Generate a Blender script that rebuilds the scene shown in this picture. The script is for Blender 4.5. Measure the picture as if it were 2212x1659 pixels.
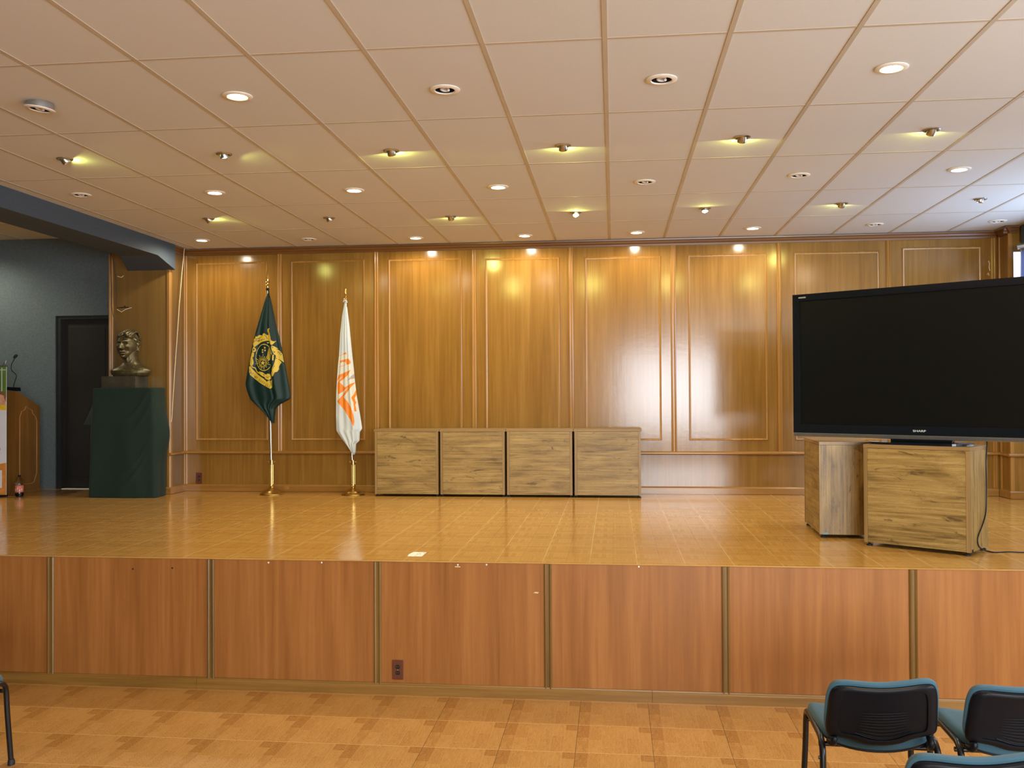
import bpy, bmesh, math, random
import numpy as np
from mathutils import Matrix, Vector, Euler

random.seed(7)
SC = bpy.context.scene
for o in list(bpy.data.objects):
    bpy.data.objects.remove(o, do_unlink=True)
COL = SC.collection
PI = math.pi

# ------------------------------------------------------------------ measurements (metres)
EYE = 2.033          # camera height above the hall floor
S = 0.905            # stage floor height
H = 3.790            # suspended ceiling
YW = 10.63           # face of the panelled stage wall
YE = 6.23            # face of the stage front
TX0, TXS = -0.032, 0.61      # ceiling grid across
TY0, TYS = 4.597, 1.22       # ceiling grid in depth

# ------------------------------------------------------------------ camera
cam_data = bpy.data.cameras.new('camera')
cam = bpy.data.objects.new('camera', cam_data)
COL.objects.link(cam)
rx = (0.99404939, 0.10880567, -0.00520963)
up = (0.00645798, -0.01112397, 0.99991727)
fw = (-0.10873872, 0.99400080, 0.01176044)
cam.matrix_world = Matrix(((rx[0], up[0], -fw[0], 0), (rx[1], up[1], -fw[1], 0), (rx[2], up[2], -fw[2], EYE), (0, 0, 0, 1)))
cam_data.sensor_fit = 'HORIZONTAL'
cam_data.sensor_width = 36.0
cam_data.lens = 32.663
cam_data.clip_start = 0.05
SC.camera = cam

# ------------------------------------------------------------------ world, exposure
w = bpy.data.worlds.new('daylight')
SC.world = w
w.use_nodes = True
bg = w.node_tree.nodes['Background']
bg.inputs[0].default_value = (0.80, 0.90, 1.0, 1)
bg.inputs[1].default_value = 2.5
SC.view_settings.view_transform = 'Standard'
SC.view_settings.look = 'None'
SC.view_settings.gamma = 1.0
SC.view_settings.exposure = 0.0
try:
    SC.view_settings.use_curve_mapping = False
except Exception:
    pass
SC.cycles.use_denoising = True
SC.cycles.max_bounces = 8
SC.cycles.diffuse_bounces = 5
SC.cycles.glossy_bounces = 4
SC.cycles.transmission_bounces = 6
SC.cycles.sample_clamp_indirect = 6.0
SC.cycles.caustics_reflective = False
SC.cycles.caustics_refractive = False


def area_light(name, loc, direction, sx, sy, power, color):
    l = bpy.data.lights.new(name, 'AREA')
    l.shape = 'RECTANGLE'
    l.size, l.size_y = sx, sy
    l.energy = power
    l.color = color
    o = bpy.data.objects.new(name, l)
    COL.objects.link(o)
    o.location = loc
    o.rotation_euler = Vector(direction).to_track_quat('-Z', 'Y').to_euler()
    return o


# daylight coming in through the window openings of the hall (behind the camera and on the right-hand wall)
area_light('daylight_rear_windows', (2.4, -5.86, 2.15), (0, 1, 0), 4.2, 2.3, 760, (0.86, 0.93, 1.0))
area_light('daylight_side_windows', (4.76, 1.5, 2.3), (-1, 0, 0.0), 5.6, 2.2, 215, (0.86, 0.93, 1.0))
area_light('daylight_stage_window', (4.76, 8.6, 2.75), (-1, 0, 0.15), 2.0, 1.5, 62, (0.42, 0.64, 1.0))

# ------------------------------------------------------------------ node helpers


class NB:
    def __init__(self, name):
        self.m = bpy.data.materials.new(name)
        self.m.use_nodes = True
        self.t = self.m.node_tree
        self.b = self.t.nodes['Principled BSDF']
        self._c = None

    def new(self, typ, **kw):
        n = self.t.nodes.new(typ)
        for k, v in kw.items():
            setattr(n, k, v)
        return n

    def put(self, sock, v):
        if isinstance(v, bpy.types.NodeSocket):
            self.t.links.new(v, sock)
        elif isinstance(v, (tuple, list)) and len(v) == 3 and sock.type == 'RGBA':
            sock.default_value = (*v, 1)
        else:
            sock.default_value = v

    def co(self):
        if self._c is None:
            self._c = self.new('ShaderNodeTexCoord').outputs['Object']
        return self._c

    def rnd(self):
        return self.new('ShaderNodeObjectInfo').outputs['Random']

    def M(self, op, a, b=0.0, c=0.0):
        n = self.new('ShaderNodeMath', operation=op)
        self.put(n.inputs[0], a)
        self.put(n.inputs[1], b)
        self.put(n.inputs[2], c)
        return n.outputs[0]

    def xyz(self, v=None):
        n = self.new('ShaderNodeSeparateXYZ')
        self.put(n.inputs[0], v if v is not None else self.co())
        return n.outputs

    def comb(self, x, y, z):
        n = self.new('ShaderNodeCombineXYZ')
        for i, v in enumerate((x, y, z)):
            self.put(n.inputs[i], v)
        return n.outputs[0]

    def mapv(self, v, scale, loc=(0, 0, 0), rot=(0, 0, 0)):
        n = self.new('ShaderNodeMapping')
        self.put(n.inputs[0], v)
        n.inputs['Scale'].default_value = scale
        self.put(n.inputs['Location'], loc)
        n.inputs['Rotation'].default_value = rot
        return n.outputs[0]

    def noise(self, v, scale=5, detail=4, rough=.55, dist=0.0):
        n = self.new('ShaderNodeTexNoise')
        self.put(n.inputs['Vector'], v)
        n.inputs['Scale'].default_value = scale
        n.inputs['Detail'].default_value = detail
        n.inputs['Roughness'].default_value = rough
        n.inputs['Distortion'].default_value = dist
        return n.outputs['Fac']

    def white(self, v):
        n = self.new('ShaderNodeTexWhiteNoise')
        self.put(n.inputs['Vector'], v)
        return n.outputs['Value']

    def ramp(self, f, stops, interp='LINEAR'):
        n = self.new('ShaderNodeValToRGB')
        n.color_ramp.interpolation = interp
        e = n.color_ramp.elements
        e[0].position, e[0].color = stops[0][0], (*stops[0][1], 1)
        e[1].position, e[1].color = stops[-1][0], (*stops[-1][1], 1)
        for p, c in stops[1:-1]:
            k = e.new(p)
            k.color = (*c, 1)
        self.put(n.inputs[0], f)
        return n.outputs[0]

    def mix(self, f, a, b, mode='MIX'):
        n = self.new('ShaderNodeMix', data_type='RGBA', blend_type=mode)
        self.put(n.inputs[0], f)
        self.put(n.inputs[6], a)
        self.put(n.inputs[7], b)
        return n.outputs[2]

    def bump(self, h, strength=.2, dist=.002):
        n = self.new('ShaderNodeBump')
        n.inputs['Strength'].default_value = strength
        n.inputs['Distance'].default_value = dist
        self.put(n.inputs['Height'], h)
        self.put(self.b.inputs['Normal'], n.outputs[0])

    def fin(self, color, rough=.5, metal=0.0, **kw):
        self.put(self.b.inputs['Base Color'], color)
        self.put(self.b.inputs['Roughness'], rough)
        self.put(self.b.inputs['Metallic'], metal)
        for k, v in kw.items():
            self.put(self.b.inputs[k.replace('_', ' ')], v)
        return self.m


def plain(name, c, rough=.5, metal=0.0, var=0.06, scale=20, **kw):
    n = NB(name)
    f = n.noise(n.co(), scale, 3)
    lo = tuple(x * (1 - var) for x in c)
    hi = tuple(min(1, x * (1 + var)) for x in c)
    return n.fin(n.ramp(f, [(.3, lo), (.7, hi)]), rough, metal, **kw)


def grain(name, dark, mid, light, axis='Z', scale=1.0, rough=.3, per_obj=True, streak=.5, bump=.05, uneven=0.0, stops=(.3, .5, .7), **kw):
    """Wood veneer: fine streaks stretched along one axis."""
    n = NB(name)
    lo = 1.3 * scale
    hi = 38 * scale
    sc = {'X': (lo, hi, hi), 'Y': (hi, lo, hi), 'Z': (hi, hi, lo)}[axis]
    lo2 = {'X': (.5, 7, 7), 'Y': (7, .5, 7), 'Z': (7, 7, .5)}[axis]
    off = n.M('MULTIPLY', n.rnd(), 37.0) if per_obj else 0.0
    offv = n.comb(off, off, off) if per_obj else (0, 0, 0)
    f1 = n.noise(n.mapv(n.co(), sc, offv), 1, 5, .6, .3)
    f2 = n.noise(n.mapv(n.co(), tuple(x * scale for x in lo2), offv), 1, 4, .55, .8)
    f = n.M('ADD', n.M('MULTIPLY', f1, streak), n.M('MULTIPLY', f2, 1 - streak))
    c = n.ramp(f, [(stops[0], dark), (stops[1], mid), (stops[2], light)])
    hgt = f1
    if uneven:
        hgt = n.M('ADD', n.M('MULTIPLY', n.noise(n.mapv(n.co(), (16, 16, 22)), 1, 4, .65), uneven), n.M('MULTIPLY', f1, .5))
    n.bump(hgt, bump, .001)
    r = n.M('ADD', n.M('MULTIPLY', f2, .08), rough - .04)
    return n.fin(c, r, 0.0, **kw)


# ------------------------------------------------------------------ materials
M = {}
M['wall_wood'] = grain('varnished_panel', (.178, .083, .013), (.238, .116, .020), (.300, .155, .033), 'Z', .8, .15, False, .55, .22, 1.3, (.32, .5, .68))
M['trim_wood'] = grain('varnished_moulding_upright', (.25, .115, .022), (.34, .165, .036), (.41, .21, .052), 'Z', 1, .2)
M['trim_wood_x'] = grain('varnished_moulding_level', (.22, .10, .018), (.30, .142, .030), (.37, .185, .045), 'X', 1, .2)
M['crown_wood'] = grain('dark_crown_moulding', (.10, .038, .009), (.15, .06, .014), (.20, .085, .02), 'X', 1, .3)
M['front_wood'] = grain('cherry_laminate', (.225, .083, .018), (.315, .124, .031), (.405, .174, .048), 'Z', .8, .36, False, .5, .02, 0.0, (.30, .5, .70), Specular_IOR_Level=.3)
M['strip_wood'] = grain('olive_strip', (.10, .050, .008), (.165, .086, .015), (.24, .13, .027), 'Z', 1, .35)
M['base_wood'] = grain('olive_baseboard', (.15, .070, .012), (.24, .12, .024), (.32, .17, .04), 'X', 1, .35)
M['column_wood'] = grain('column_veneer', (.150, .083, .022), (.180, .10, .027), (.215, .123, .037), 'Z', .5, .25, False, .4, .02)
M['edge_oak'] = grain('oak_edge_band', (.20, .122, .044), (.27, .165, .062), (.33, .21, .085), 'X', 1.2, .4)
M['edge_oak_z'] = grain('oak_edge_band_upright', (.20, .122, .044), (.27, .165, .062), (.33, .21, .085), 'Z', 1.2, .4)
M['lectern_wood'] = grain('lectern_veneer', (.13, .055, .010), (.175, .078, .014), (.22, .105, .02), 'Z', .6, .32)
M['lectern_edge'] = plain('lectern_moulding', (.30, .15, .05), .35)


def oak(name, axis):
    """Rustic oak laminate with dark cracks and knots, the grain along the axis."""
    n = NB(name)
    off = n.M('MULTIPLY', n.rnd(), 53.0)
    offv = n.comb(off, off, off)
    st = {'X': (1.6, 62, 62), 'Z': (62, 62, 1.6)}[axis]
    st2 = {'X': (2.0, 9, 9), 'Z': (9, 9, 2.0)}[axis]
    st3 = {'X': (3.2, 13, 13), 'Z': (13, 13, 3.2)}[axis]
    base = n.mapv(n.co(), (1, 1, 1), offv)
    f1 = n.noise(n.mapv(base, st), 1, 5, .65, .6)
    f2 = n.noise(n.mapv(base, st2), 1, 3, .5, .9)
    f3 = n.noise(n.mapv(base, st3), 1, 6, .72, 1.6)
    f = n.M('ADD', n.M('MULTIPLY', f1, .6), n.M('MULTIPLY', f2, .4))
    c = n.ramp(f, [(.34, (.105, .061, .015)), (.48, (.25, .157, .046)), (.64, (.39, .265, .088))])
    crack = n.ramp(f3, [(.345, (1, 1, 1)), (.42, (0, 0, 0))])
    c = n.mix(n.M('MULTIPLY', crack, .85), c, (.075, .042, .016))
    ridge = n.ramp(n.M('ABSOLUTE', n.M('SUBTRACT', f3, .56)), [(0.0, (1, 1, 1)), (.02, (0, 0, 0))])
    c = n.mix(n.M('MULTIPLY', ridge, .22), c, (.60, .43, .19))
    n.bump(f3, .12, .002)
    return n.fin(c, .42)


M['oak_x'] = oak('rustic_oak_level', 'X')
M['oak_z'] = oak('rustic_oak_upright', 'Z')


def stage_tiles():
    n = NB('parquet_look_tile')
    x, y, z = n.xyz()
    T = .3165
    u = n.M('DIVIDE', n.M('ADD', x, .801), T)
    v = n.M('DIVIDE', n.M('SUBTRACT', y, 6.307), T)
    iu, iv = n.M('FLOOR', u), n.M('FLOOR', v)
    fu, fv = n.M('FRACT', u), n.M('FRACT', v)
    hu, hv = n.M('FLOOR', n.M('MULTIPLY', u, 2)), n.M('FLOOR', n.M('MULTIPLY', v, 2))
    qu, qv = n.M('FRACT', n.M('MULTIPLY', u, 2)), n.M('FRACT', n.M('MULTIPLY', v, 2))
    chk = n.M('MODULO', n.M('ADD', n.M('ADD', hu, hv), 400), 2.0)
    k = 6.0
    # fingers of each square run across or in depth
    a = n.M('ADD', n.M('MULTIPLY', qu, chk), n.M('MULTIPLY', qv, n.M('SUBTRACT', 1, chk)))
    fi = n.M('FLOOR', n.M('MULTIPLY', a, k))
    ff = n.M('FRACT', n.M('MULTIPLY', a, k))
    fr = n.white(n.comb(n.M('ADD', n.M('MODULO', n.M('ADD', hu, 400), 4), fi), n.M('ADD', n.M('MODULO', n.M('ADD', hv, 400), 4), 7), chk))
    gr = n.noise(n.mapv(n.co(), (60, 60, 60)), 1, 4, .6)
    big = n.noise(n.mapv(n.co(), (.8, .8, .8)), 1, 3)
    f = n.M('ADD', n.M('MULTIPLY', fr, .34), n.M('MULTIPLY', gr, .66))
    c = n.ramp(f, [(.1, (.41, .203, .045)), (.45, (.52, .272, .066)), (.85, (.60, .335, .098))])
    gap = n.M('LESS_THAN', n.M('ABSOLUTE', n.M('SUBTRACT', ff, .5)), .40)
    c = n.mix(n.M('MULTIPLY', n.M('SUBTRACT', 1, gap), .16), c, (.22, .10, .02))
    # joint between the squares of one tile
    q = n.M('MAXIMUM', n.M('ABSOLUTE', n.M('SUBTRACT', qu, .5)), n.M('ABSOLUTE', n.M('SUBTRACT', qv, .5)))
    c = n.mix(n.M('MULTIPLY', n.M('GREATER_THAN', q, .485), .25), c, (.24, .11, .025))
    # light grout between tiles, worn away here and there
    g = n.M('MAXIMUM', n.M('ABSOLUTE', n.M('SUBTRACT', fu, .5)), n.M('ABSOLUTE', n.M('SUBTRACT', fv, .5)))
    worn = n.ramp(n.noise(n.mapv(n.co(), (2.3, 2.3, 2.3)), 1, 2), [(.40, (.45, .45, .45)), (.58, (1, 1, 1))])
    gm = n.M('MULTIPLY', n.M('GREATER_THAN', g, .4915), worn)
    c = n.mix(n.M('MULTIPLY', gm, .75), c, (.80, .60, .30))
    r = n.M('ADD', n.M('MULTIPLY', big, .14), .08)
    n.bump(n.M('ADD', n.M('MULTIPLY', gm, -1.0), n.M('MULTIPLY', gr, .15)), .15, .001)
    return n.fin(c, r)


def hall_tiles():
    n = NB('wood_look_floor_tile')
    x, y, z = n.xyz()
    T = .44
    u = n.M('DIVIDE', n.M('ADD', x, 20 * T + .23), T)
    v = n.M('DIVIDE', n.M('ADD', y, 20 * T - 5.31), T)
    fu, fv = n.M('FRACT', u), n.M('FRACT', v)
    iu = n.M('FLOOR', u)
    s = n.M('MULTIPLY', fu, 6.0)
    si, sf = n.M('FLOOR', s), n.M('FRACT', s)
    # every strip is cut in two at its own length; the print repeats in each tile
    cut = n.M('ADD', n.M('MULTIPLY', n.white(n.comb(si, 3.3, 0)), .6), .2)
    half = n.M('GREATER_THAN', fv, cut)
    tone = n.white(n.comb(si, n.M('ADD', half, 5.5), 1.0))
    gv = n.comb(n.M('MULTIPLY', n.M('ADD', fu, n.M('MULTIPLY', tone, 3)), 34), n.M('MULTIPLY', fv, 5.0), n.M('ADD', n.M('MULTIPLY', si, 1.7), half))
    gn = n.noise(gv, 1, 5, .6, 1.6)
    wv = n.new('ShaderNodeTexWave', wave_type='RINGS', rings_direction='Z')
    n.put(wv.inputs['Vector'], n.comb(n.M('MULTIPLY', n.M('SUBTRACT', sf, .5), 1.0), n.M('MULTIPLY', n.M('SUBTRACT', fv, n.M('MULTIPLY', tone, .9)), 1.6), 0))
    wv.inputs['Scale'].default_value = 3.5
    wv.inputs['Distortion'].default_value = 5
    wv.inputs['Detail'].default_value = 2
    f = n.M('ADD', n.M('ADD', n.M('MULTIPLY', tone, .22), n.M('MULTIPLY', gn, .64)), n.M('MULTIPLY', wv.outputs['Fac'], .12))
    c = n.ramp(f, [(.26, (.33, .142, .032)), (.40, (.42, .195, .048)), (.50, (.50, .250, .068)), (.68, (.60, .325, .105))])
    sg = n.M('GREATER_THAN', n.M('ABSOLUTE', n.M('SUBTRACT', sf, .5)), .482)
    c = n.mix(n.M('MULTIPLY', sg, .28), c, (.74, .46, .19))
    cg = n.M('LESS_THAN', n.M('ABSOLUTE', n.M('SUBTRACT', fv, cut)), .004)
    c = n.mix(n.M('MULTIPLY', cg, .35), c, (.76, .48, .2))
    g = n.M('GREATER_THAN', n.M('ABSOLUTE', n.M('SUBTRACT', fv, .5)), .4945)
    c = n.mix(n.M('MULTIPLY', g, .8), c, (.82, .56, .27))
    gx = n.M('GREATER_THAN', n.M('ABSOLUTE', n.M('SUBTRACT', fu, .5)), .4955)
    right = n.M('GREATER_THAN', x, -1.2)
    c = n.mix(n.M('MULTIPLY', n.M('MULTIPLY', gx, right), .75), c, (.10, .05, .02))
    n.bump(n.M('MULTIPLY', gn, .3), .1, .001)
    return n.fin(c, n.M('ADD', n.M('MULTIPLY', gn, .12), .26))


M['stage_tile'] = stage_tiles()
M['hall_tile'] = hall_tiles()


def ceiling_mat(name, c):
    n = NB(name)
    f = n.noise(n.co(), 110, 3, .7)
    g = n.noise(n.co(), 1.2, 3, .6)
    col = n.mix(n.M('MULTIPLY', n.ramp(f, [(.30, (1, 1, 1)), (.42, (0, 0, 0))]), .12), c, tuple(x * .6 for x in c))
    col = n.mix(n.M('MULTIPLY', g, .10), col, tuple(x * .86 for x in c))
    n.bump(f, .25, .002)
    return n.fin(col, .85)


M['ceiling'] = ceiling_mat('mineral_fibre_tile', (.655, .672, .665))
M['ceiling_aisle'] = ceiling_mat('aisle_ceiling_tile', (.72, .66, .48))
M['tile_edge'] = plain('honey_tile_edge', (.46, .25, .065), .35, 0, .1, 6)
M['tbar'] = plain('tan_ceiling_bar', (.52, .455, .355), .5, 0, .06, 3)


def stucco(name, c, s=45, strength=.5):
    n = NB(name)
    f = n.noise(n.co(), s, 4, .7)
    n.bump(f, strength, .006)
    return n.fin(n.ramp(f, [(.25, tuple(x * .78 for x in c)), (.75, tuple(x * 1.2 for x in c))]), .75)


M['blue_wall'] = stucco('blue_grey_stucco', (.105, .135, .145))
M['blue_beam'] = stucco('blue_beam_paint', (.050, .070, .095), 60, .3)
M['cream_wall'] = stucco('cream_plaster', (.55, .50, .42), 20, .1)
M['door_black'] = plain('black_door_paint', (.011, .010, .009), .5, 0, .2, 2)
M['door_frame'] = plain('dark_door_frame', (.022, .024, .026), .4)
M['white_plastic'] = plain('white_enamel', (.80, .76, .68), .35)
M['zinc'] = plain('zinc_housing', (.45, .48, .5), .3, .9)
M['black_baffle'] = plain('black_baffle', (.010, .010, .012), .5)
M['chrome'] = plain('satin_chrome', (.50, .49, .46), .25, 1.0)
M['cfl'] = plain('unlit_lamp_glass', (.72, .68, .66), .3)
M['brass'] = plain('polished_brass', (.70, .50, .17), .22, 1.0, .08, 8)
M['steel_pole'] = plain('steel_pole', (.62, .58, .50), .25, 1.0)
M['black_plastic'] = plain('black_plastic', (.0035, .0045, .0075), .40, Specular_IOR_Level=.20)
M['black_gloss'] = plain('black_gloss', (.006, .007, .009), .10)
M['screen'] = plain('dark_screen', (.0035, .0038, .0035), .30, 0, .05, 3, Specular_IOR_Level=.30)
M['silver_strip'] = plain('silver_strip', (.34, .34, .32), .28, .9)
M['logo'] = plain('silver_lettering', (.78, .78, .74), .4)
M['black_metal'] = plain('black_tube', (.008, .009, .010), .28, .2)
M['rubber'] = plain('rubber', (.01, .01, .01), .6)
M['outlet_plate'] = plain('brown_cover_plate', (.115, .030, .012), .4)
M['outlet_black'] = plain('dark_socket', (.008, .008, .008), .35)
M['screw'] = plain('brass_screw', (.6, .45, .25), .35, .8)
M['cord_white'] = plain('cream_cord', (.72, .58, .36), .55)
M['wire_dark'] = plain('dark_wire', (.045, .028, .012), .5)
M['bare_mortar'] = None
M['hole_dark'] = plain('dark_hole', (.012, .006, .003), .9)
M['raw_wood'] = plain('splintered_wood', (.70, .55, .34), .7)
M['sky_glass'] = None


def fabric(name, c, rough=.8, sheen=.3, s=260, strength=.25, var=.12, **kw):
    n = NB(name)
    f = n.noise(n.co(), s, 2)
    g = n.noise(n.co(), 6, 3)
    col = n.ramp(n.M('ADD', n.M('MULTIPLY', f, .5), n.M('MULTIPLY', g, .5)), [(.3, tuple(x * (1 - var) for x in c)), (.7, tuple(min(1, x * (1 + var)) for x in c))])
    n.bump(f, strength, .0006)
    return n.fin(col, rough, 0.0, Sheen_Weight=sheen, **kw)


M['green_cloth'] = fabric('dark_green_cloth', (.0038, .019, .0118), .9, .03)
M['flag_green'] = fabric('green_satin', (.0035, .021, .018), .45, 0.0, 300, .05, Specular_IOR_Level=.25)
M['flag_gold'] = fabric('gold_embroidery', (.58, .41, .028), .5, 0.0, 400, .5)
M['flag_white'] = fabric('white_satin', (.56, .62, .65), .6, 0.0, 300, .05, .04)
M['flag_orange'] = fabric('orange_print', (.78, .22, .008), .5, 0.0, 300, .05)
M['flag_cream'] = fabric('cream_print', (.64, .64, .56), .5, 0.0, 300, .05, .04)
M['flag_grey'] = fabric('grey_print', (.36, .34, .31), .6, .1, 300, .05)
M['chair_blue'] = fabric('teal_blue_upholstery', (.034, .098, .140), .9, .12, 420, .3)
M['rag_blue'] = fabric('pale_blue_cloth', (.30, .52, .85), .9, .2, 150, .5)
M['curtain'] = fabric('lavender_curtain', (.24, .27, .46), .85, .2, 120, .2)
M['dark_drape'] = fabric('brown_drape', (.035, .02, .014), .8, .1)


def bronze():
    n = NB('highlighted_bronze')
    f = n.noise(n.co(), 24, 5, .65)
    g = n.new('ShaderNodeNewGeometry').outputs['Pointiness']
    p = n.ramp(g, [(.46, (0, 0, 0)), (.56, (1, 1, 1))])  # highlights on raised edges are put into the colour, hollows kept darker
    c = n.ramp(n.M('ADD', n.M('MULTIPLY', f, .45), n.M('MULTIPLY', p, .55)), [(.25, (.030, .024, .011)), (.5, (.120, .098, .046)), (.75, (.42, .36, .20))])
    n.bump(f, .25, .003)
    return n.fin(c, .42, .65)


M['bronze'] = bronze()
M['plinth'] = plain('bronze_plinth', (.085, .072, .048), .42, .55, .25, 10)


def mortar():
    n = NB('bare_white_mortar')
    f = n.noise(n.mapv(n.co(), (45, 45, 45)), 1, 4, .7)
    return n.fin(n.ramp(f, [(.38, (.35, .36, .30)), (.5, (.85, .87, .82))]), .8)


M['bare_mortar'] = mortar()


def glow(name, c, strength):
    n = NB(name)
    return n.fin(c, .5, 0.0, Emission_Color=(*c, 1), Emission_Strength=strength)


M['lamp_white'] = glow('lit_white_lamp', (1.0, .97, .88), 26)
M['lamp_warm'] = glow('lit_warm_lamp', (1.0, .78, .30), 30)
M['lamp_yellow'] = glow('lit_halogen', (1.0, .88, .30), 12)


def glass(name, c=(1, 1, 1), rough=.02, ior=1.45):
    n = NB(name)
    return n.fin(c, rough, 0.0, Transmission_Weight=1.0, IOR=ior)


M['pet'] = glass('clear_bottle_plastic', (.93, .95, .97), .05, 1.25)
M['pane'] = glass('window_glass', (1, 1, 1), 0.0, 1.02)
M['drink'] = plain('dark_drink', (.012, .008, .03), .15)
M['label_red'] = plain('pink_label', (.62, .16, .11), .5, 0, .35, 60)
M['label_white'] = plain('white_label_patch', (.75, .62, .55), .5)
M['ban_white'] = plain('white_banner', (.72, .74, .82), .5, 0, .03, 3)
M['ban_green'] = plain('green_banner', (.10, .19, .035), .5, 0, .2, 6)
M['ban_orange'] = plain('orange_banner', (.62, .24, .045), .5, 0, .25, 8)
M['ban_yellow'] = plain('yellow_print', (.75, .50, .03), .5, 0, .25, 20)
M['ban_skin'] = plain('skin_tone_print', (.66, .34, .21), .5, 0, .2, 30)
M['ban_brown'] = plain('brown_print', (.24, .10, .035), .5, 0, .35, 30)
M['ban_red'] = plain('red_print', (.50, .02, .05), .5)
M['tape_blue'] = plain('blue_tape', (.16, .30, .36), .6)

# ------------------------------------------------------------------ mesh helpers


def tri_uv(bm):
    return bm


class MB:
    """Collects shapes into one mesh."""

    def __init__(self):
        self.bm = bmesh.new()

    def box(self, x0, x1, y0, y1, z0, z1, mi=0, mat=None, bevel=0.0):
        r = bmesh.ops.create_cube(self.bm, size=1.0)
        vs = r['verts']
        for v in vs:
            v.co = Vector(((x0 + x1) / 2 + v.co.x * (x1 - x0), (y0 + y1) / 2 + v.co.y * (y1 - y0), (z0 + z1) / 2 + v.co.z * (z1 - z0)))
        es = list({e for v in vs for e in v.link_edges})
        fs = {f for v in vs for f in v.link_faces}
        if bevel > 0:
            rr = bmesh.ops.bevel(self.bm, geom=es, offset=bevel, segments=2, profile=.7, affect='EDGES')
            fs = set(rr['faces']) | {f for f in fs if f.is_valid}
            vs = list({v for f in fs for v in f.verts})
        for f in fs:
            f.material_index = mi
        if mat is not None:
            bmesh.ops.transform(self.bm, matrix=mat, verts=vs)
        return self

    def prism(self, pts, d0, d1, axis='Y', mi=0):
        """Polygon pts (a,b) extruded along an axis: Y -> (a,y,b); X -> (x,a,b); Z -> (a,b,z)."""
        def P(a, b, d):
            return {'Y': (a, d, b), 'X': (d, a, b), 'Z': (a, b, d)}[axis]
        A = [self.bm.verts.new(P(a, b, d0)) for a, b in pts]
        B = [self.bm.verts.new(P(a, b, d1)) for a, b in pts]
        n = len(pts)
        fs = [self.bm.faces.new(A), self.bm.faces.new(B[::-1])]
        for i in range(n):
            fs.append(self.bm.faces.new((A[i], B[i], B[(i + 1) % n], A[(i + 1) % n])))
        for f in fs:
            f.material_index = mi
        return self

    def tube(self, pts, r, seg=10, mi=0, cap=True, flat=1.0):
        """Swept tube through pts; r a number or a list; flat squeezes the section."""
        P = [Vector(p) for p in pts]
        n = len(P)
        R = r if isinstance(r, (list, tuple)) else [r] * n
        T = []
        for i in range(n):
            a = P[max(i - 1, 0)]
            b = P[min(i + 1, n - 1)]
            T.append((b - a).normalized())
        ref = Vector((0, 0, 1)) if abs(T[0].z) < .9 else Vector((1, 0, 0))
        u = T[0].cross(ref).normalized()
        rings = []
        for i in range(n):
            u = (u - T[i] * u.dot(T[i])).normalized()
            v = T[i].cross(u)
            ring = []
            for k in range(seg):
                a = 2 * PI * k / seg
                ring.append(self.bm.verts.new(P[i] + u * math.cos(a) * R[i] + v * math.sin(a) * R[i] * flat))
            rings.append(ring)
        for i in range(n - 1):
            for k in range(seg):
                f = self.bm.faces.new((rings[i][k], rings[i][(k + 1) % seg], rings[i + 1][(k + 1) % seg], rings[i + 1][k]))
                f.material_index = mi
        if cap:
            for ring in (rings[0][::-1], rings[-1]):
                f = self.bm.faces.new(ring)
                f.material_index = mi
        return self

    def lathe(self, prof, seg=32, mi=0, mat=None, cap=True):
        """Profile of (radius, z) turned about the z axis."""
        rings = []
        new = []
        for r, z in prof:
            if r < 1e-6:
                v = self.bm.verts.new((0, 0, z))
                rings.append([v])
                new.append(v)
            else:
                ring = [self.bm.verts.new((r * math.cos(2 * PI * k / seg), r * math.sin(2 * PI * k / seg), z)) for k in range(seg)]
                rings.append(ring)
                new += ring
        for a, b in zip(rings, rings[1:]):
            for k in range(seg):
                k2 = (k + 1) % seg
                if len(a) == 1 and len(b) == 1:
                    continue
                if len(a) == 1:
                    f = self.bm.faces.new((a[0], b[k2], b[k]))
                elif len(b) == 1:
                    f = self.bm.faces.new((a[k], a[k2], b[0]))
                else:
                    f = self.bm.faces.new((a[k], a[k2], b[k2], b[k]))
                f.material_index = mi
        if mat is not None:
            bmesh.ops.transform(self.bm, matrix=mat, verts=new)
        return self

    def grid(self, rows, mi=0, close=False):
        V = [[self.bm.verts.new(p) for p in row] for row in rows]
        for i in range(len(V) - 1):
            m = len(V[i])
            for k in range(m if close else m - 1):
                f = self.bm.faces.new((V[i][k], V[i][(k + 1) % m], V[i + 1][(k + 1) % m], V[i + 1][k]))
                f.material_index = mi
        return V

    def build(self, name, mats, parent=None, smooth=False, recalc=True, loc=None, rotz=0.0):
        if recalc:
            bmesh.ops.recalc_face_normals(self.bm, faces=self.bm.faces)
        me = bpy.data.meshes.new(name)
        self.bm.to_mesh(me)
        self.bm.free()
        for m in (mats if isinstance(mats, (list, tuple)) else [mats]):
            me.materials.append(m)
        if smooth:
            me.polygons.foreach_set('use_smooth', [True] * len(me.polygons))
            try:
                me.set_sharp_from_angle(angle=math.radians(smooth if smooth is not True else 40))
            except Exception:
                pass
        o = bpy.data.objects.new(name, me)
        COL.objects.link(o)
        if parent is not None:
            o.parent = parent
        if loc is not None:
            o.location = loc
            o.rotation_euler = (0, 0, rotz)
        return o


def thing(name, label, cat, loc=(0, 0, 0), rotz=0.0, group=None):
    o = bpy.data.objects.new(name, None)
    COL.objects.link(o)
    o.location = loc
    o.rotation_euler = (0, 0, rotz)
    o.empty_display_size = .1
    return tag(o, label, cat, group)


def tag(o, label, cat, group=None):
    o['label'] = label
    o['category'] = cat
    if group:
        o['group'] = group
    return o


def struct(o):
    o['kind'] = 'structure'
    return o


def copy_tree(o, parent=None):
    c = o.copy()
    COL.objects.link(c)
    if parent is not None:
        c.parent = parent
    for ch in list(o.children):
        copy_tree(ch, c)
    return c


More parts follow.
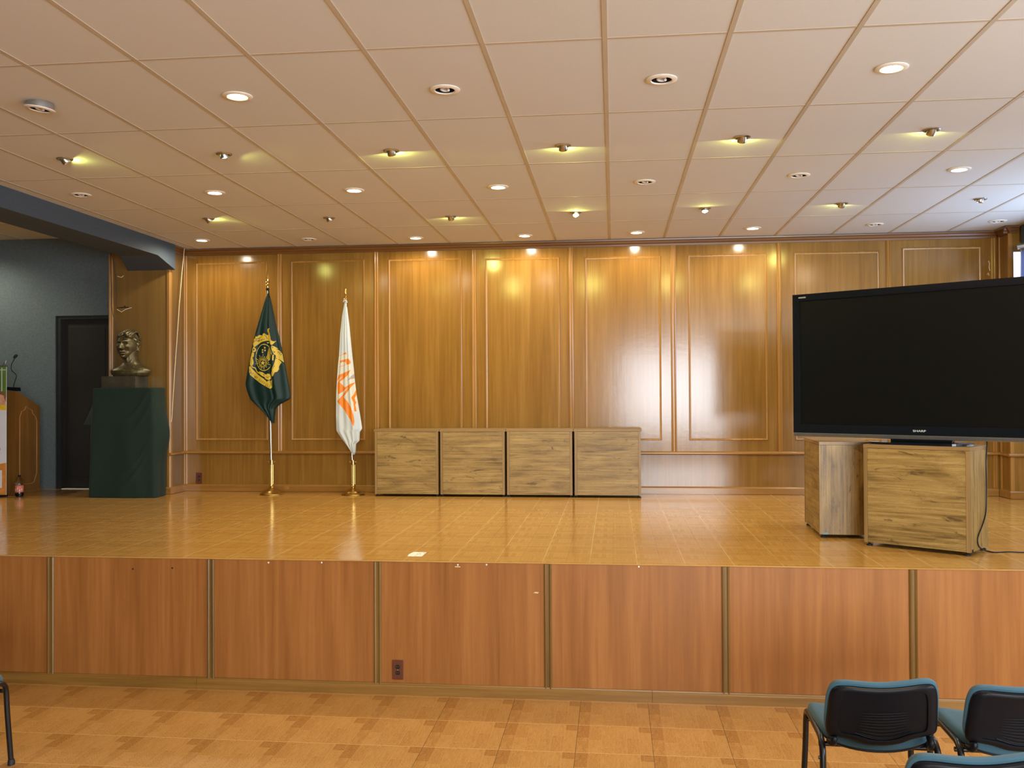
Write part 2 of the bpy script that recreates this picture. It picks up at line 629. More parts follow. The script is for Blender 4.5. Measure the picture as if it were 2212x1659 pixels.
def lettering(body, size, thick, name, mat, parent, loc, rot, stretch=1.0):
    cu = bpy.data.curves.new(name, 'FONT')
    cu.body = body
    cu.size = size
    cu.extrude = thick
    cu.align_x = 'CENTER'
    cu.align_y = 'CENTER'
    t = bpy.data.objects.new(name, cu)
    COL.objects.link(t)
    dg = bpy.context.evaluated_depsgraph_get()
    me = bpy.data.meshes.new_from_object(t.evaluated_get(dg))
    bpy.data.objects.remove(t, do_unlink=True)
    me.transform(Matrix.Diagonal((stretch, 1, 1, 1)))
    me.materials.clear()
    me.materials.append(mat)
    o = bpy.data.objects.new(name, me)
    COL.objects.link(o)
    o.parent = parent
    o.location = loc
    o.rotation_euler = rot
    return o


# ================================================================== THE ROOM
XL, XR = -9.6, 4.80
YB = -6.0
LIGHT_HOLES = {}   # filled below: (x, y) -> radius

R1 = [(-3.402, 5.199), (-2.179, 5.214), (-0.954, 5.251), (0.277, 5.231), (1.505, 5.199)]
R2 = [(-4.017, 6.440), (-2.798, 6.452), (-1.577, 6.520), (-0.345, 6.542), (0.886, 6.486), (2.124, 6.464)]
R3 = [(-4.589, 7.597), (-3.406, 7.662), (-2.195, 7.732), (-0.959, 7.771), (0.268, 7.744), (1.496, 7.677), (2.716, 7.636)]
R4 = [(-3.977, 8.795), (-2.784, 8.910), (-1.581, 9.002), (-0.352, 8.982), (0.873, 8.946), (2.112, 8.876), (3.324, 8.834)]
R5 = [(-4.592, 9.986), (-3.389, 10.093), (-2.185, 10.169), (-0.967, 10.188), (0.258, 10.153), (1.479, 10.068), (2.719, 10.023), (3.930, 10.007)]

# hall floor
f = MB()
f.box(XL, XR, YB, YE, -.06, 0)
struct(f.build('floor', M['hall_tile']))
# stage floor with its small nosing, and stage front boards
f = MB()
f.box(XL, XR, YE + .004, 10.9, S - .007, S)
f.box(XL, XR, YE + .06, 10.9, S - .05, S - .008)
stage_floor = struct(f.build('stage_floor', M['stage_tile']))
f = MB()
f.box(XL, XR, YE, YE + .05, .0, S - .0075)
struct(f.build('stage_front', M['front_wood']))
trim_no = [0]


def trim(mb, mat, smooth=False):
    trim_no[0] += 1
    return struct(mb.build('trim_%d' % trim_no[0], mat, None, smooth))


t = MB()
t.prism([(YE - .001, S - .0072), (YE - .004, S - .006), (YE - .005, S - .003), (YE - .003, S - .0003), (YE + .006, S + .0003), (YE + .006, S - .0072)], XL, XR, 'X')
trim(t, M['tile_edge'])
# stage front: upright strips and the baseboard
for x in (-8.72, -7.54, -6.36, -5.18, -3.989, -2.801, -1.613, -.447, .722, 1.904, 3.09, 4.27):
    t = MB()
    t.prism([(x - .026, YE + .001), (x - .026, YE - .006), (x - .018, YE - .011), (x - .008, YE - .007), (x + .006, YE - .007), (x + .016, YE - .012), (x + .026, YE - .006), (x + .026, YE + .001)], .068, S - .008, 'Z')
    trim(t, M['strip_wood'])
t = MB()
edges = [XL, -6.0, -2.90, .24, 3.3, XR]
for a, b in zip(edges, edges[1:]):
    t.prism([(YE + .001, .0), (YE - .020, .0), (YE - .020, .058), (YE - .016, .062), (YE - .014, .066), (YE - .010, .068), (YE - .008, .075), (YE + .001, .078)], a + .001, b - .001, 'X')
struct(t.build('baseboard_front', M['base_wood']))

# panelled stage wall
f = MB()
f.box(-5.2, 4.30, YW, YW + .12, S, H)
wall_back = struct(f.build('wall_back', M['wall_wood']))
dividers = [(-5.095, .05), (-3.928, .055), (-2.757, .05), (-1.602, .05), (-.479, .05), (.676, .06), (1.844, .05), (3.024, .05), (4.125, .05)]
for x, wd in dividers:
    h = wd / 2
    t = MB()
    for z0, z1 in ((S + .085, 1.352), (1.385, 3.735)):
        if x in (-5.095, 4.125) or z0 > 1.2:
            t.prism([(x - h, YW + .002), (x - h, YW - .008), (x - h * .55, YW - .016), (x - h * .15, YW - .009), (x + h * .15, YW - .009), (x + h * .55, YW - .016), (x + h, YW - .008), (x + h, YW + .002)], z0, z1, 'Z')
    trim(t, M['trim_wood'])
# inner panel frames
for x0, x1, zt in [(-4.958, -4.074, 3.63), (-3.784, -2.898, 3.63), (-2.61, -1.744, 3.625), (-1.468, -.611, 3.61), (-.32, .538, 3.60), (.843, 1.711, 3.605), (2.009, 2.93, 3.605), (3.167, 4.000, 3.63)]:
    zb = 1.512
    wd = .022
    t = MB()

    def rail(a, b):
        pass
    prof = [(0, -.002), (0, .008), (.006, .013), (.013, .007), (.022, .005), (.022, -.002)]
    outer = [(x0, zb), (x1, zb), (x1, zt), (x0, zt)]
    rows = []
    for d, hh in prof:
        rows.append([(x0 + d, YW - hh, zb + d), (x1 - d, YW - hh, zb + d), (x1 - d, YW - hh, zt - d), (x0 + d, YW - hh, zt - d)])
    t.grid(rows, close=True)
    trim(t, M['trim_wood'], 30)
# chair rail
rail_prof = [(0, 1.348), (.022, 1.350), (.032, 1.358), (.034, 1.370), (.030, 1.380), (.012, 1.386), (0, 1.388)]
t = MB()
t.prism([(YW - d, z) for d, z in rail_prof], -5.105, 4.15, 'X')
trim(t, M['trim_wood_x'], 40)
# baseboard of the stage wall
base_prof = [(0, 0.004), (.018, 0.004), (.018, .070), (.012, .082), (0, .086)]
t = MB()
t.prism([(YW - d, S + z) for d, z in base_prof], -5.105, 4.15, 'X')
struct(t.build('baseboard_back', M['trim_wood_x']))
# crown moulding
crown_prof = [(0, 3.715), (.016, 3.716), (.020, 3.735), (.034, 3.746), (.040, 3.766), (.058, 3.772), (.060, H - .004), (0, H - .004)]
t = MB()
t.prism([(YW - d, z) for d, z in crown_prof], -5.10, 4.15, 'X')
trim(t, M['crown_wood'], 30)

# left column (boxed in veneer)
CX0, CX1, CY = -5.84, -5.105, 10.25
f = MB()
f.box(CX0, CX1, CY, 10.72, S, H)
column_left = struct(f.build('wall_left_column', M['column_wood']))
t = MB()
t.prism([(CX0 - .004, CY + .01), (CX0 - .004, CY - .012), (CX0 + .012, CY - .018), (CX0 + .024, CY - .010), (CX0 + .036, CY - .018), (CX0 + .050, CY - .012), (CX0 + .050, CY + .001)], S + .08, 3.70, 'Z')
trim(t, M['trim_wood'])
t = MB()
t.prism([(CX1 + .003, CY + .04), (CX1 + .016, CY + .03), (CX1 + .016, CY - .006), (CX1 + .002, CY - .014), (CX1 - .028, CY - .010), (CX1 - .03, CY + .001)], S + .08, 3.72, 'Z')
trim(t, M['trim_wood'])
t = MB()
t.prism([(CX1 + d, z) for d, z in crown_prof], CY - .06, YW - .05, 'Y')
t.prism([(CY - d, z) for d, z in crown_prof], -5.10, CX1 + .06, 'X')
trim(t, M['crown_wood'], 30)
t = MB()
t.prism([(CX1 + d, z) for d, z in rail_prof], CY - .030, YW - .02, 'Y')
trim(t, M['trim_wood_x'], 40)
t = MB()
t.prism([(CX1 + d, S + z) for d, z in base_prof], CY + .0005, YW - .012, 'Y')
t.prism([(CY - d, S + z) for d, z in base_prof], CX0, CX1 + .018, 'X')
struct(t.build('baseboard_left', M['trim_wood_x']))
# torn veneer on the column face: a long slit, loose splinters and a dent
t = MB()
t.prism([(-5.751, 3.070), (-5.70, 3.066), (-5.66, 3.070), (-5.60, 3.072), (-5.60, 3.080), (-5.64, 3.082), (-5.650, 3.102), (-5.660, 3.082), (-5.69, 3.080), (-5.72, 3.076), (-5.751, 3.076)], CY - .0015, CY + .002, 'Y')
t.build('veneer_slit', M['hole_dark'], column_left)
t = MB()
t.tube([(-5.745, CY - .002, 3.052), (-5.690, CY - .006, 3.022), (-5.64, CY - .005, 3.05), (-5.60, CY - .004, 3.062), (-5.565, CY - .002, 3.07)], .004, 6)
t.tube([(-5.74, CY - .002, 3.440), (-5.69, CY - .006, 3.425), (-5.665, CY - .003, 3.445)], .005, 6)
t.build('splinter', M['raw_wood'], column_left)
t = MB()
t.prism([(-5.75, 3.455), (-5.70, 3.449), (-5.68, 3.432), (-5.665, 3.452), (-5.62, 3.458), (-5.66, 3.466), (-5.70, 3.470)], CY - .0012, CY + .002, 'Y')
t.build('dent', M['column_wood'], column_left)

# right column
DX, DY = 4.172, 10.34
f = MB()
f.box(DX, 4.216, DY, YW + .05, S, H)
f.box(4.216, XR, DY, DY + .04, S, 1.95)
f.box(4.216, XR, DY, DY + .04, 3.52, H)
struct(f.build('wall_right_column', M['wall_wood']))
t = MB()
t.prism([(DX + .002, YW - .06), (DX - .010, YW - .055), (DX - .010, YW - .02), (DX + .002, YW - .012)], S + .08, 3.72, 'Z')
trim(t, M['trim_wood'])
t = MB()
t.prism([(DX + .001, DY + .03), (DX - .010, DY + .02), (DX - .010, DY - .008), (DX + .028, DY - .010), (DX + .03, DY + .001)], S + .08, 3.72, 'Z')
trim(t, M['trim_wood'])
t = MB()
t.prism([(DX - d, z) for d, z in crown_prof], DY - .06, YW - .05, 'Y')
t.prism([(DY - d, z) for d, z in crown_prof], DX - .06, 4.26, 'X')
trim(t, M['crown_wood'], 30)
t = MB()
t.prism([(DX - d, z) for d, z in rail_prof], DY + .0005, YW - .02, 'Y')
t.prism([(DY - d, z) for d, z in rail_prof], DX - .034, XR, 'X')
trim(t, M['trim_wood_x'], 40)
t = MB()
t.prism([(DX - d, S + z) for d, z in base_prof], DY + .0005, YW - .012, 'Y')
t.prism([(DY - d, S + z) for d, z in base_prof], DX - .018, XR, 'X')
struct(t.build('baseboard_right', M['trim_wood_x']))
# small bright window beside the right column
t = MB()
t.box(4.2165, 4.80, DY + .020, DY + .026, 1.95, 3.52)
win = struct(t.build('window_1', M['pane']))
t = MB()
t.box(4.2165, 4.80, DY - .006, DY + .04, 1.9505, 1.97)
t.box(4.50, 4.53, DY + .005, DY + .04, 1.95, 3.52)
t.build('window_frame', M['white_plastic'], win)
cur = thing('curtain', 'lavender curtain hanging from a grey rod at the right edge behind the television', 'curtain', (4.192, 10.05, 0))
t = MB()
rows = []
for z in np.linspace(2.0, 3.50, 20):
    row = []
    for k in range(40):
        u = k / 39
        xx = -.04 + .42 * u + .012 * math.sin(z * 2.1) * (1 - u)
        row.append((xx, .035 * math.sin(u * 30 + .4 * math.sin(z * 1.4)), z))
    rows.append(row)
t.grid(rows)
c_ = t.build('curtain_panel', M['curtain'], cur, True)
sm = c_.modifiers.new('thickness', 'SOLIDIFY')
sm.thickness = .004
t = MB()
t.tube([(-.055, 0, 3.525), (.45, -.25, 3.60)], .022, 12)
t.build('curtain_rod', M['zinc'], cur, True)
# blue wall of the left aisle with a deep doorway
BY = 10.75
f = MB()
f.box(XL, -6.83, BY, BY + .15, S, 4.02)
f.box(-6.83, -5.7, BY, BY + .15, 3.035, 4.02)
struct(f.build('wall_left_aisle', M['blue_wall']))
f = MB()
f.box(-6.82, -5.70, BY + .07, BY + .11, S + .022, 3.03)
f.box(-6.9, -5.7, BY + .13, BY + .15, S, 3.1)
for x0, x1, z0, z1 in ((-6.68, -6.22, S + .15, 2.90),):
    f.box(x0, x1, BY + .064, BY + .075, z0, z1, 0, None, .003)
d_ = struct(f.build('door_1', M['door_black']))
f = MB()
f.box(-6.83, -6.77, BY + .02, BY + .12, S, 3.035)
f.box(-6.77, -5.70, BY + .02, BY + .12, 2.995, 3.035)
f.build('door_frame', M['door_frame'], d_)
f = MB()
f.box(-6.76, -5.75, BY + .02, BY + .1, S, S + .007)  # white strip painted in for the light showing under the door
f.build('painted_gap_light', M['white_plastic'], d_)

# beam between hall and aisle with its haunch at the column
f = MB()
BX0, BX1, BZ = -5.46, -5.035, 3.61
f.box(BX0, BX1, YB, CY, BZ, 4.05)
struct(f.build('ceiling_beam', M['blue_beam']))
f = MB()
hv = [f.bm.verts.new(c) for c in ((-5.475, 9.82, BZ + .003), (BX1 + .001, 9.82, BZ + .003), (BX1 + .001, CY, 3.50), (-5.615, CY, 3.50), (-5.615, CY, BZ + .003), (BX1 + .001, CY, BZ + .003))]
for q in ((0, 1, 2, 3), (0, 3, 4), (1, 5, 2), (0, 4, 5, 1), (2, 5, 4, 3)):
    f.bm.faces.new([hv[k] for k in q])
struct(f.build('beam_haunch', M['blue_beam']))
# beam end piece on the right hand side
f = MB()
f.box(4.27, 4.8, 9.2, DY - .062, 3.60, H)
struct(f.build('beam_right', M['blue_beam']))

# ceilings: tiles with real holes for the fittings, bars of the grid
bm = bmesh.new()
xs0, xs1 = -5.14, XR
gx = [xs0] + [TX0 + i * TXS for i in range(-8, 8) if xs0 < TX0 + i * TXS < xs1] + [xs1]
gy = [YB] + [TY0 + j * TYS for j in range(-9, 6) if YB < TY0 + j * TYS < YW] + [YW]
holes = [(p, .058) for p in R1 + R3 + R5] + [(p, .040) for p in R2 + R4]
for i in range(len(gx) - 1):
    for j in range(len(gy) - 1):
        x0, x1, y0, y1 = gx[i], gx[i + 1], gy[j], gy[j + 1]
        hs = [(p, r) for p, r in holes if x0 < p[0] < x1 and y0 < p[1] < y1]
        zt = H + .003
        if not hs:
            bm.faces.new([bm.verts.new(c) for c in ((x0, y0, zt), (x1, y0, zt), (x1, y1, zt), (x0, y1, zt))])
            continue
        (px, py), r = hs[0]
        angs = sorted([2 * PI * k / 36 for k in range(36)] + [math.atan2(cy - py, cx - px) % (2 * PI) for cx in (x0, x1) for cy in (y0, y1)])
        inner, outer = [], []
        for a in angs:
            ca, sa = math.cos(a), math.sin(a)
            t1 = ((x1 - px) / ca if ca > 1e-9 else (x0 - px) / ca if ca < -1e-9 else 1e9)
            t2 = ((y1 - py) / sa if sa > 1e-9 else (y0 - py) / sa if sa < -1e-9 else 1e9)
            tt = min(t1, t2)
            inner.append(bm.verts.new((px + r * ca, py + r * sa, zt)))
            outer.append(bm.verts.new((px + tt * ca, py + tt * sa, zt)))
        n = len(angs)
        for k in range(n):
            bm.faces.new((inner[k], inner[(k + 1) % n], outer[(k + 1) % n], outer[k]))
for f_ in bm.faces:
    if f_.normal.z == 0:
        f_.normal_update()
    if f_.normal.z > 0:
        f_.normal_flip()
me = bpy.data.meshes.new('ceiling')
bm.to_mesh(me)
bm.free()
me.materials.append(M['ceiling'])
ceil = bpy.data.objects.new('ceiling', me)
COL.objects.link(ceil)
struct(ceil)
f = MB()
for x in gx[1:-1]:
    f.box(x - .0125, x + .0125, YB, YW, H, H + .012)
for y in gy[1:-1]:
    for x0, x1 in zip(gx, gx[1:]):
        f.box(x0 + .0125, x1 - .0125, y - .011, y + .011, H + .0015, H + .012)
f.build('grid_bars', M['tbar'], ceil)
f = MB()
f.box(-5.2, XR, YB, YW, H + .25, H + .3)
f.build('slab', M['cream_wall'], ceil)
f = MB()
f.box(XL, BX0, YB, BY + .1, 3.99, 4.05)
aisle = struct(f.build('ceiling_aisle', M['ceiling_aisle']))
f = MB()
for x in (-6.05, -6.66, -7.27, -7.88, -8.49, -9.1):
    f.box(x - .0125, x + .0125, YB, BY, 3.984, 3.992)
for j in range(-9, 6):
    y = TY0 + .3 + j * TYS
    if YB < y < BY:
        f.box(XL, BX0, y - .011, y + .011, 3.985, 3.992)
f.build('grid_bars', M['tbar'], aisle)


# side and rear walls of the hall, with window openings for daylight
f = MB()
f.box(XL - .15, XL, YB, 10.9, 0, 4.05)
struct(f.build('wall_left', M['blue_wall']))
f = MB()
f.box(XR, XR + .15, YB, -1.4, 0, H)
f.box(XR, XR + .15, 4.4, 7.5, 0, H)
f.box(XR, XR + .15, 9.7, 10.9, 0, H)
f.box(XR, XR + .15, -1.4, 4.4, 0, 1.1)
f.box(XR, XR + .15, -1.4, 4.4, 3.5, H)
f.box(XR, XR + .15, 7.5, 9.7, 0, 1.9)
f.box(XR, XR + .15, 7.5, 9.7, 3.6, H)
struct(f.build('wall_right', M['cream_wall']))
f = MB()
f.box(XL, .2, YB - .15, YB, 0, 4.05)
f.box(4.6, XR, YB - .15, YB, 0, 4.05)
f.box(.2, 4.6, YB - .15, YB, 0, .9)
f.box(.2, 4.6, YB - .15, YB, 3.4, 4.05)
struct(f.build('wall_front', M['cream_wall']))
wn = 1
for (a0, a1, z0, z1, kind) in ((-1.4, 4.4, 1.1, 3.5, 'R'), (7.5, 9.7, 1.9, 3.6, 'R'), (.2, 4.6, .9, 3.4, 'B')):
    wn += 1
    f = MB()
    k = 4 if a1 - a0 > 3 else 2
    for i in range(k + 1):
        a = a0 + (a1 - a0) * i / k
        if kind == 'R':
            f.box(XR + .03, XR + .08, a - .025, a + .025, z0, z1)
        else:
            f.box(a - .025, a + .025, YB - .08, YB - .03, z0, z1)
    for z in (z0, z1 - .04):
        if kind == 'R':
            f.box(XR + .03, XR + .08, a0, a1, z, z + .04)
        else:
            f.box(a0, a1, YB - .08, YB - .03, z, z + .04)
    struct(f.build('window_%d' % wn, M['white_plastic']))

# small marks on the setting: bare mortar where a tile corner broke off, old pegs and nail holes on the stage front
t = MB()
t.prism([(-1.446, 6.415), (-1.452, 6.50), (-1.44, 6.585), (-1.343, 6.585), (-1.343, 6.41)], S + .0004, S + .0016, 'Z')
t.build('bare_mortar_patch', M['bare_mortar'], bpy.data.objects['stage_floor'])
t = MB()
for x, z in ((-2.385, .880), (-2.006, .886), (-1.057, .884), (-.861, .888), (.158, .890)):
    t.lathe([(0, 0), (.006, 0), (.006, .004), (0, .006)], 10, 0, Matrix.Translation((x, YE, z)) @ Matrix.Rotation(PI / 2, 4, 'X'))
t.build('peg', M['white_plastic'], bpy.data.objects['stage_front'])
t = MB()
for x, z in ((-3.084, .832), (-3.375, .821)):
    t.lathe([(0, 0), (.006, 0), (.006, .0015), (0, .0015)], 10, 0, Matrix.Translation((x, YE, z)) @ Matrix.Rotation(PI / 2, 4, 'X'))
t.build('peg_hole', M['hole_dark'], bpy.data.objects['stage_front'])
t = MB()
t.prism([(-.545, .703), (-.515, .700), (-.508, .708), (-.53, .711)], YE - .001, YE + .001, 'Y')
t.prism([(-1.077, .868), (-1.04, .868), (-1.04, .874), (-1.077, .874)], YE - .001, YE + .001, 'Y')
t.build('scuff', M['raw_wood'], bpy.data.objects['stage_front'])
t = MB()
for pts in ([(4.075, 3.47), (4.085, 3.44), (4.08, 3.40), (4.088, 3.36)], [(4.06, 3.32), (4.07, 3.34), (4.078, 3.31)]):
    t.tube([(x, YW - .002, z) for x, z in pts], .0045, 5)
t.build('scuff', M['raw_wood'], wall_back)


# ================================================================== CEILING FITTINGS
def spot(parent, loc, direction, power, color, size, blend, radius=.035):
    l = bpy.data.lights.new('lamp_light', 'SPOT')
    l.energy = power
    l.color = color
    l.spot_size = math.radians(size)
    l.spot_blend = blend
    l.shadow_soft_size = radius
    o = bpy.data.objects.new('lamp_light', l)
    COL.objects.link(o)
    o.parent = parent
    o.location = loc
    o.rotation_euler = Vector(direction).to_track_quat('-Z', 'Y').to_euler()
    return o


def downlight_proto(lit, loose=False):
    root = thing('recessed_downlight', '', 'ceiling light')
    t = MB()
    t.lathe([(.056, -.004), (.060, -.009), (.080, -.008), (.0875, -.004), (.0875, 0), (.058, .0), (.056, -.004)], 40)
    tr = t.build('trim_ring', M['white_plastic'], root, 40)
    t = MB()
    t.lathe([(.057, -.003), (.056, .05), (.050, .10), (.0, .10)], 36)
    can = t.build('reflector_can', M['black_baffle'] if not lit else M['zinc'], root, 40, False)
    if lit:
        t = MB()
        t.lathe([(0, .006), (.03, .004), (.046, .010), (.05, .022), (.03, .05), (0, .055)], 28)
        t.build('bulb', M[lit], root, True)
    else:
        t = MB()
        pts = []
        for k in range(46):
            a = k / 45 * 2.6 * 2 * PI
            pts.append((.022 * math.cos(a), .022 * math.sin(a), -.004 + .036 * k / 45))
        t.tube(pts, .0072, 8)
        t.tube([(0, 0, .036), (0, 0, .1)], .018, 10)
        t.build('spiral_bulb', M['cfl'], root, True)
    if loose:
        t = MB()
        t.lathe([(.080, -.002), (.078, .022), (.074, .040), (.06, .040)], 36)
        t.build('loose_collar', M['zinc'], root, 40)
    return root


ORD = ['first', 'second', 'third', 'fourth', 'fifth', 'sixth', 'seventh', 'eighth']
protos = {}


def downlight(kind, p, label, row, loose=False):
    key = (kind, loose)
    if key not in protos:
        protos[key] = downlight_proto(kind, loose)
        r = protos[key]
    else:
        r = copy_tree(protos[key])
    r.location = (p[0], p[1], H + .002)
    r['label'] = label
    r['group'] = 'recessed downlights in the white ceiling'
    return r


row_name = {1: 'in the row nearest the camera', 3: 'in the middle row of the ceiling', 5: 'in the row along the stage wall'}
lit1 = [None, 'lamp_warm', None, None, 'lamp_warm']
lit3 = [None, 'lamp_white', 'lamp_white', 'lamp_white', None, None, 'lamp_white']
lit5 = ['lamp_white', None, 'lamp_white', 'lamp_white', 'lamp_white', 'lamp_white', None, None]
for row, P, L in ((1, R1, lit1), (3, R3, lit3), (5, R5, lit5)):
    for i, (p, k) in enumerate(zip(P, L)):
        loose = (row == 1 and i == 0)
        state = {'lamp_warm': 'glowing warm yellow', 'lamp_white': 'glowing white', None: 'unlit dark'}[k]
        lab = '%s recessed downlight, %s from left %s' % (state, ORD[i], row_name[row])
        if loose:
            lab = 'unlit downlight hanging loose from its hole, nearest row, far left'
        r = downlight(k, p, lab, row, loose)
        if loose:
            r.location.z = H - .030
            r.rotation_euler = (0.02, math.radians(7), 0)
        if k == 'lamp_warm':
            spot(r, (0, 0, -.012), (0, 0, -1), 50, (1.0, .78, .42), 150, .7, .045)
        elif k:
            pw = 10 if row == 5 else 40
            if row == 5 and i == 5:
                pw = 7
            spot(r, (0, 0, -.014), (0, 0, -1), pw, (1.0, .88, .66), 177, .5, .045)


r = copy_tree(protos[('lamp_warm', False)])  # extra downlight added out of view to brighten the blue aisle wall
r.location = (-7.75, 10.05, 3.984)
r['label'] = 'unseen warm downlight added in the aisle ceiling to light the blue wall'
r['group'] = 'recessed downlights in the white ceiling'
for ch in r.children:
    if ch.type == 'LIGHT':
        ch.data = ch.data.copy()
        ch.data.energy = 75
        ch.data.color = (1.0, .92, .68)


def gimbal(p, label, aim, kind, power):
    """Chrome swivel spotlight: flat ring with a tilted can hanging out of it."""
    root = thing('swivel_spotlight', label, 'ceiling light', (p[0], p[1], H), 0, 'chrome swivel spotlights in the white ceiling')
    t = MB()
    t.lathe([(.036, -.002), (.040, -.007), (.052, -.006), (.0575, -.001), (.0575, .002), (.036, .002), (.036, -.002)], 36)
    t.build('trim_ring', M['chrome'], root, 40)
    d = Vector(aim).normalized()
    q = Vector((0, 0, -1)).rotation_difference(Vector((aim[0], aim[1], aim[2] * 2.1)).normalized()).to_matrix().to_4x4()
    mt = Matrix.Translation((0, 0, -.002)) @ q
    t = MB()
    t.lathe([(0, .03), (.029, .03), (.032, .0), (.032, -.026), (.030, -.030), (.027, -.027), (.025, -.014), (0, -.012)], 28, 0, mt)
    t.build('swivel_can', M['chrome'], root, 40, True)
    t = MB()
    t.lathe([(0, -.022), (.015, -.025), (.0255, -.020), (.024, -.014), (0, -.010)], 24, 0, mt)
    t.build('bulb', M[kind] if kind else M['cfl'], root, True)
    if power:
        at = tuple(Vector((0, 0, -.002)) + d * .033)
        spot(root, at, tuple(d), power * .30, (.95, 1.0, .22), 174, .12, .016)
        spot(root, at, tuple(d), power, (.97, .95, .26), 84, .7, .022)
    return root


aims2 = [(.75, .60, -.62), (.45, .35, -1.3), (.15, .95, -.62), (.05, 1, -.60), (.0, 1, -.60), (-.05, 1, -.60)]
txt2 = ['aimed right', 'aimed almost straight down', 'aimed at the stage wall', 'aimed at the stage wall', 'aimed at the stage wall', 'aimed at the stage wall']
for i, (p, a) in enumerate(zip(R2, aims2)):
    gimbal(p, 'chrome spotlight %s, %s from left in nearer row' % (txt2[i], ORD[i]), a, 'lamp_yellow' if i != 1 else 'lamp_white', (14, 14, 22, 22, 20, 14)[i])
aims4 = [(.75, .65, -.55), (.5, .5, -.8), (.1, 1, -.6), (0.05, -1, -.75), (-.05, -.75, -.9), (-.1, 1, -.55), (-.4, .2, -1)]
txt4 = ['aimed right', 'dim and aimed right', 'aimed at the wall', 'shining yellow towards the camera', 'shining pale towards the camera', 'aimed at the wall', 'hanging low and aimed down']
for i, (p, a) in enumerate(zip(R4, aims4)):
    gimbal(p, 'chrome spotlight %s, %s from left in farther row' % (txt4[i], ORD[i]), a, ('lamp_yellow', 'lamp_white', 'lamp_yellow', 'lamp_yellow', 'lamp_white', 'lamp_yellow', None)[i], (13, 0, 17, 12, 8, 13, 0)[i])


# ================================================================== OUTLETS AND WIRING
def outlet(label, loc):
    t = thing('power_outlet', label, 'outlet', loc, 0, 'brown power outlets')
    m = MB()
    m.box(-.038, .038, -.008, 0, -.066, .066, 0, None, .003)
    m.build('cover_plate', M['outlet_plate'], t)
    for z in (.020, -.020):
        m = MB()
        pts = [(.016 * math.cos(a) * (1 if abs(math.cos(a)) < .8 else .95), z + .0155 * max(-.85, min(.85, math.sin(a)))) for a in [2 * PI * k / 24 for k in range(24)]]
        m.prism(pts, -.0105, -.007, 'Y')
        so = m.build('socket', M['outlet_black'], t)
        m = MB()
        for dx in (-.006, .006):
            m.box(dx - .001, dx + .001, -.011, -.0102, z - .003, z + .006)
        m.build('contact_slot', M['silver_strip'], so)
    m = MB()
    m.lathe([(0, 0), (.003, 0), (.003, .002), (0, .002)], 12, 0, Matrix.Translation((0, -.007, 0)) @ Matrix.Rotation(PI / 2, 4, 'X'))
    m.build('screw', M['screw'], t)


outlet('brown double power outlet low on the stage front', (-1.473, YE, .166))
outlet('brown double power outlet on the panelled wall left of the flags', (-4.925, YW, 1.060))

t = MB()
pts = [(-5.02, 10.45, H - .01), (-5.035, 10.42, 3.5), (-5.05, 10.38, 3.1), (-5.055, 10.34, 2.75), (-5.062, 10.30, 2.4), (-5.068, 10.27, 2.1), (-5.072, 10.24, 1.80), (-5.078, 10.235, 1.74)]
t.tube(pts, .0042, 8)
tag(t.build('hanging_cord', M['cord_white'], None, True), 'thin cream cord hanging from the ceiling corner down to the green cloth', 'cord')
for pts, lab in (([(-5.812, 10.225, 3.70), (-5.807, 10.222, 3.5), (-5.796, 10.222, 3.3), (-5.797, 10.222, 3.1), (-5.785, 10.224, 3.0), (-5.757, 10.230, 2.9), (-5.747, 10.236, 2.76), (-5.742, 10.238, 2.40)], 'thin dark wire running down the left edge of the wooden column'),
                 ([(-5.797, 10.228, 3.70), (-5.775, 10.236, 3.55), (-5.756, 10.242, 3.42), (-5.745, 10.244, 3.25), (-5.738, 10.245, 3.10)], 'shorter dark wire on the column ending above the torn veneer')):
    t = MB()
    t.tube(pts, .004, 6)
    tag(t.build('wire', M['wire_dark'], None, True), lab, 'wire', 'wires on the column')

# ================================================================== CABINETS
CW, CD, CH = .741, .40, .75


def cabinet(label, loc, rotz, group, bracket=None, ins=.002):
    """Oak-look cabinet facing local -Y; origin at the floor under its centre."""
    r = thing('cabinet', label, 'cabinet', loc, rotz, group)
    w2, d2 = CW / 2, CD / 2
    z0 = .026
    m = MB()
    m.box(-w2, w2, -d2, d2, CH - .026, CH, 0, None, .002)
    m.build('top_board', M['edge_oak'], r)
    for s in (-1, 1):
        m = MB()
        a, b = sorted((s * (w2 - ins), s * (w2 - ins - .026)))
        m.box(a, b, -d2 + .002, d2 - .002, z0, CH - .0265, 0, None, .0015)
        sp = m.build('side_panel', M['oak_z'], r)
        m = MB()
        m.box(a, b, -d2 + .0005, -d2 + .0025, z0, CH - .027)
        m.build('edge_band', M['edge_oak_z'], sp)
    m = MB()
    m.box(-w2 + ins + .027, w2 - ins - .027, -d2 + .003, -d2 + .019, z0 + .002, CH - .028, 0, None, .001)
    m.build('front_panel', M['oak_x'], r)
    m = MB()
    m.box(-w2 + ins + .027, w2 - ins - .027, d2 - .02, d2 - .004, z0 + .002, CH - .028)
    m.build('back_panel', M['oak_x'], r)
    for sx in (-1, 1):
        for sy in (-1, 1):
            m = MB()
            m.lathe([(0, 0), (.019, 0), (.021, .004), (.021, .010), (.012, .014), (.008, .016), (.008, .0275), (0, .0275)], 20, 0, Matrix.Translation((sx * (w2 - .03), sy * (d2 - .03), 0)))
            m.build('foot', M['rubber'], r, 40)
    if bracket:
        m = MB()
        m.box(w2 - ins - .002, w2 - ins + .0012, -d2 + .03, -d2 + .06, z0, z0 + .018)
        m.build('corner_bracket', M[bracket], r)
    return r


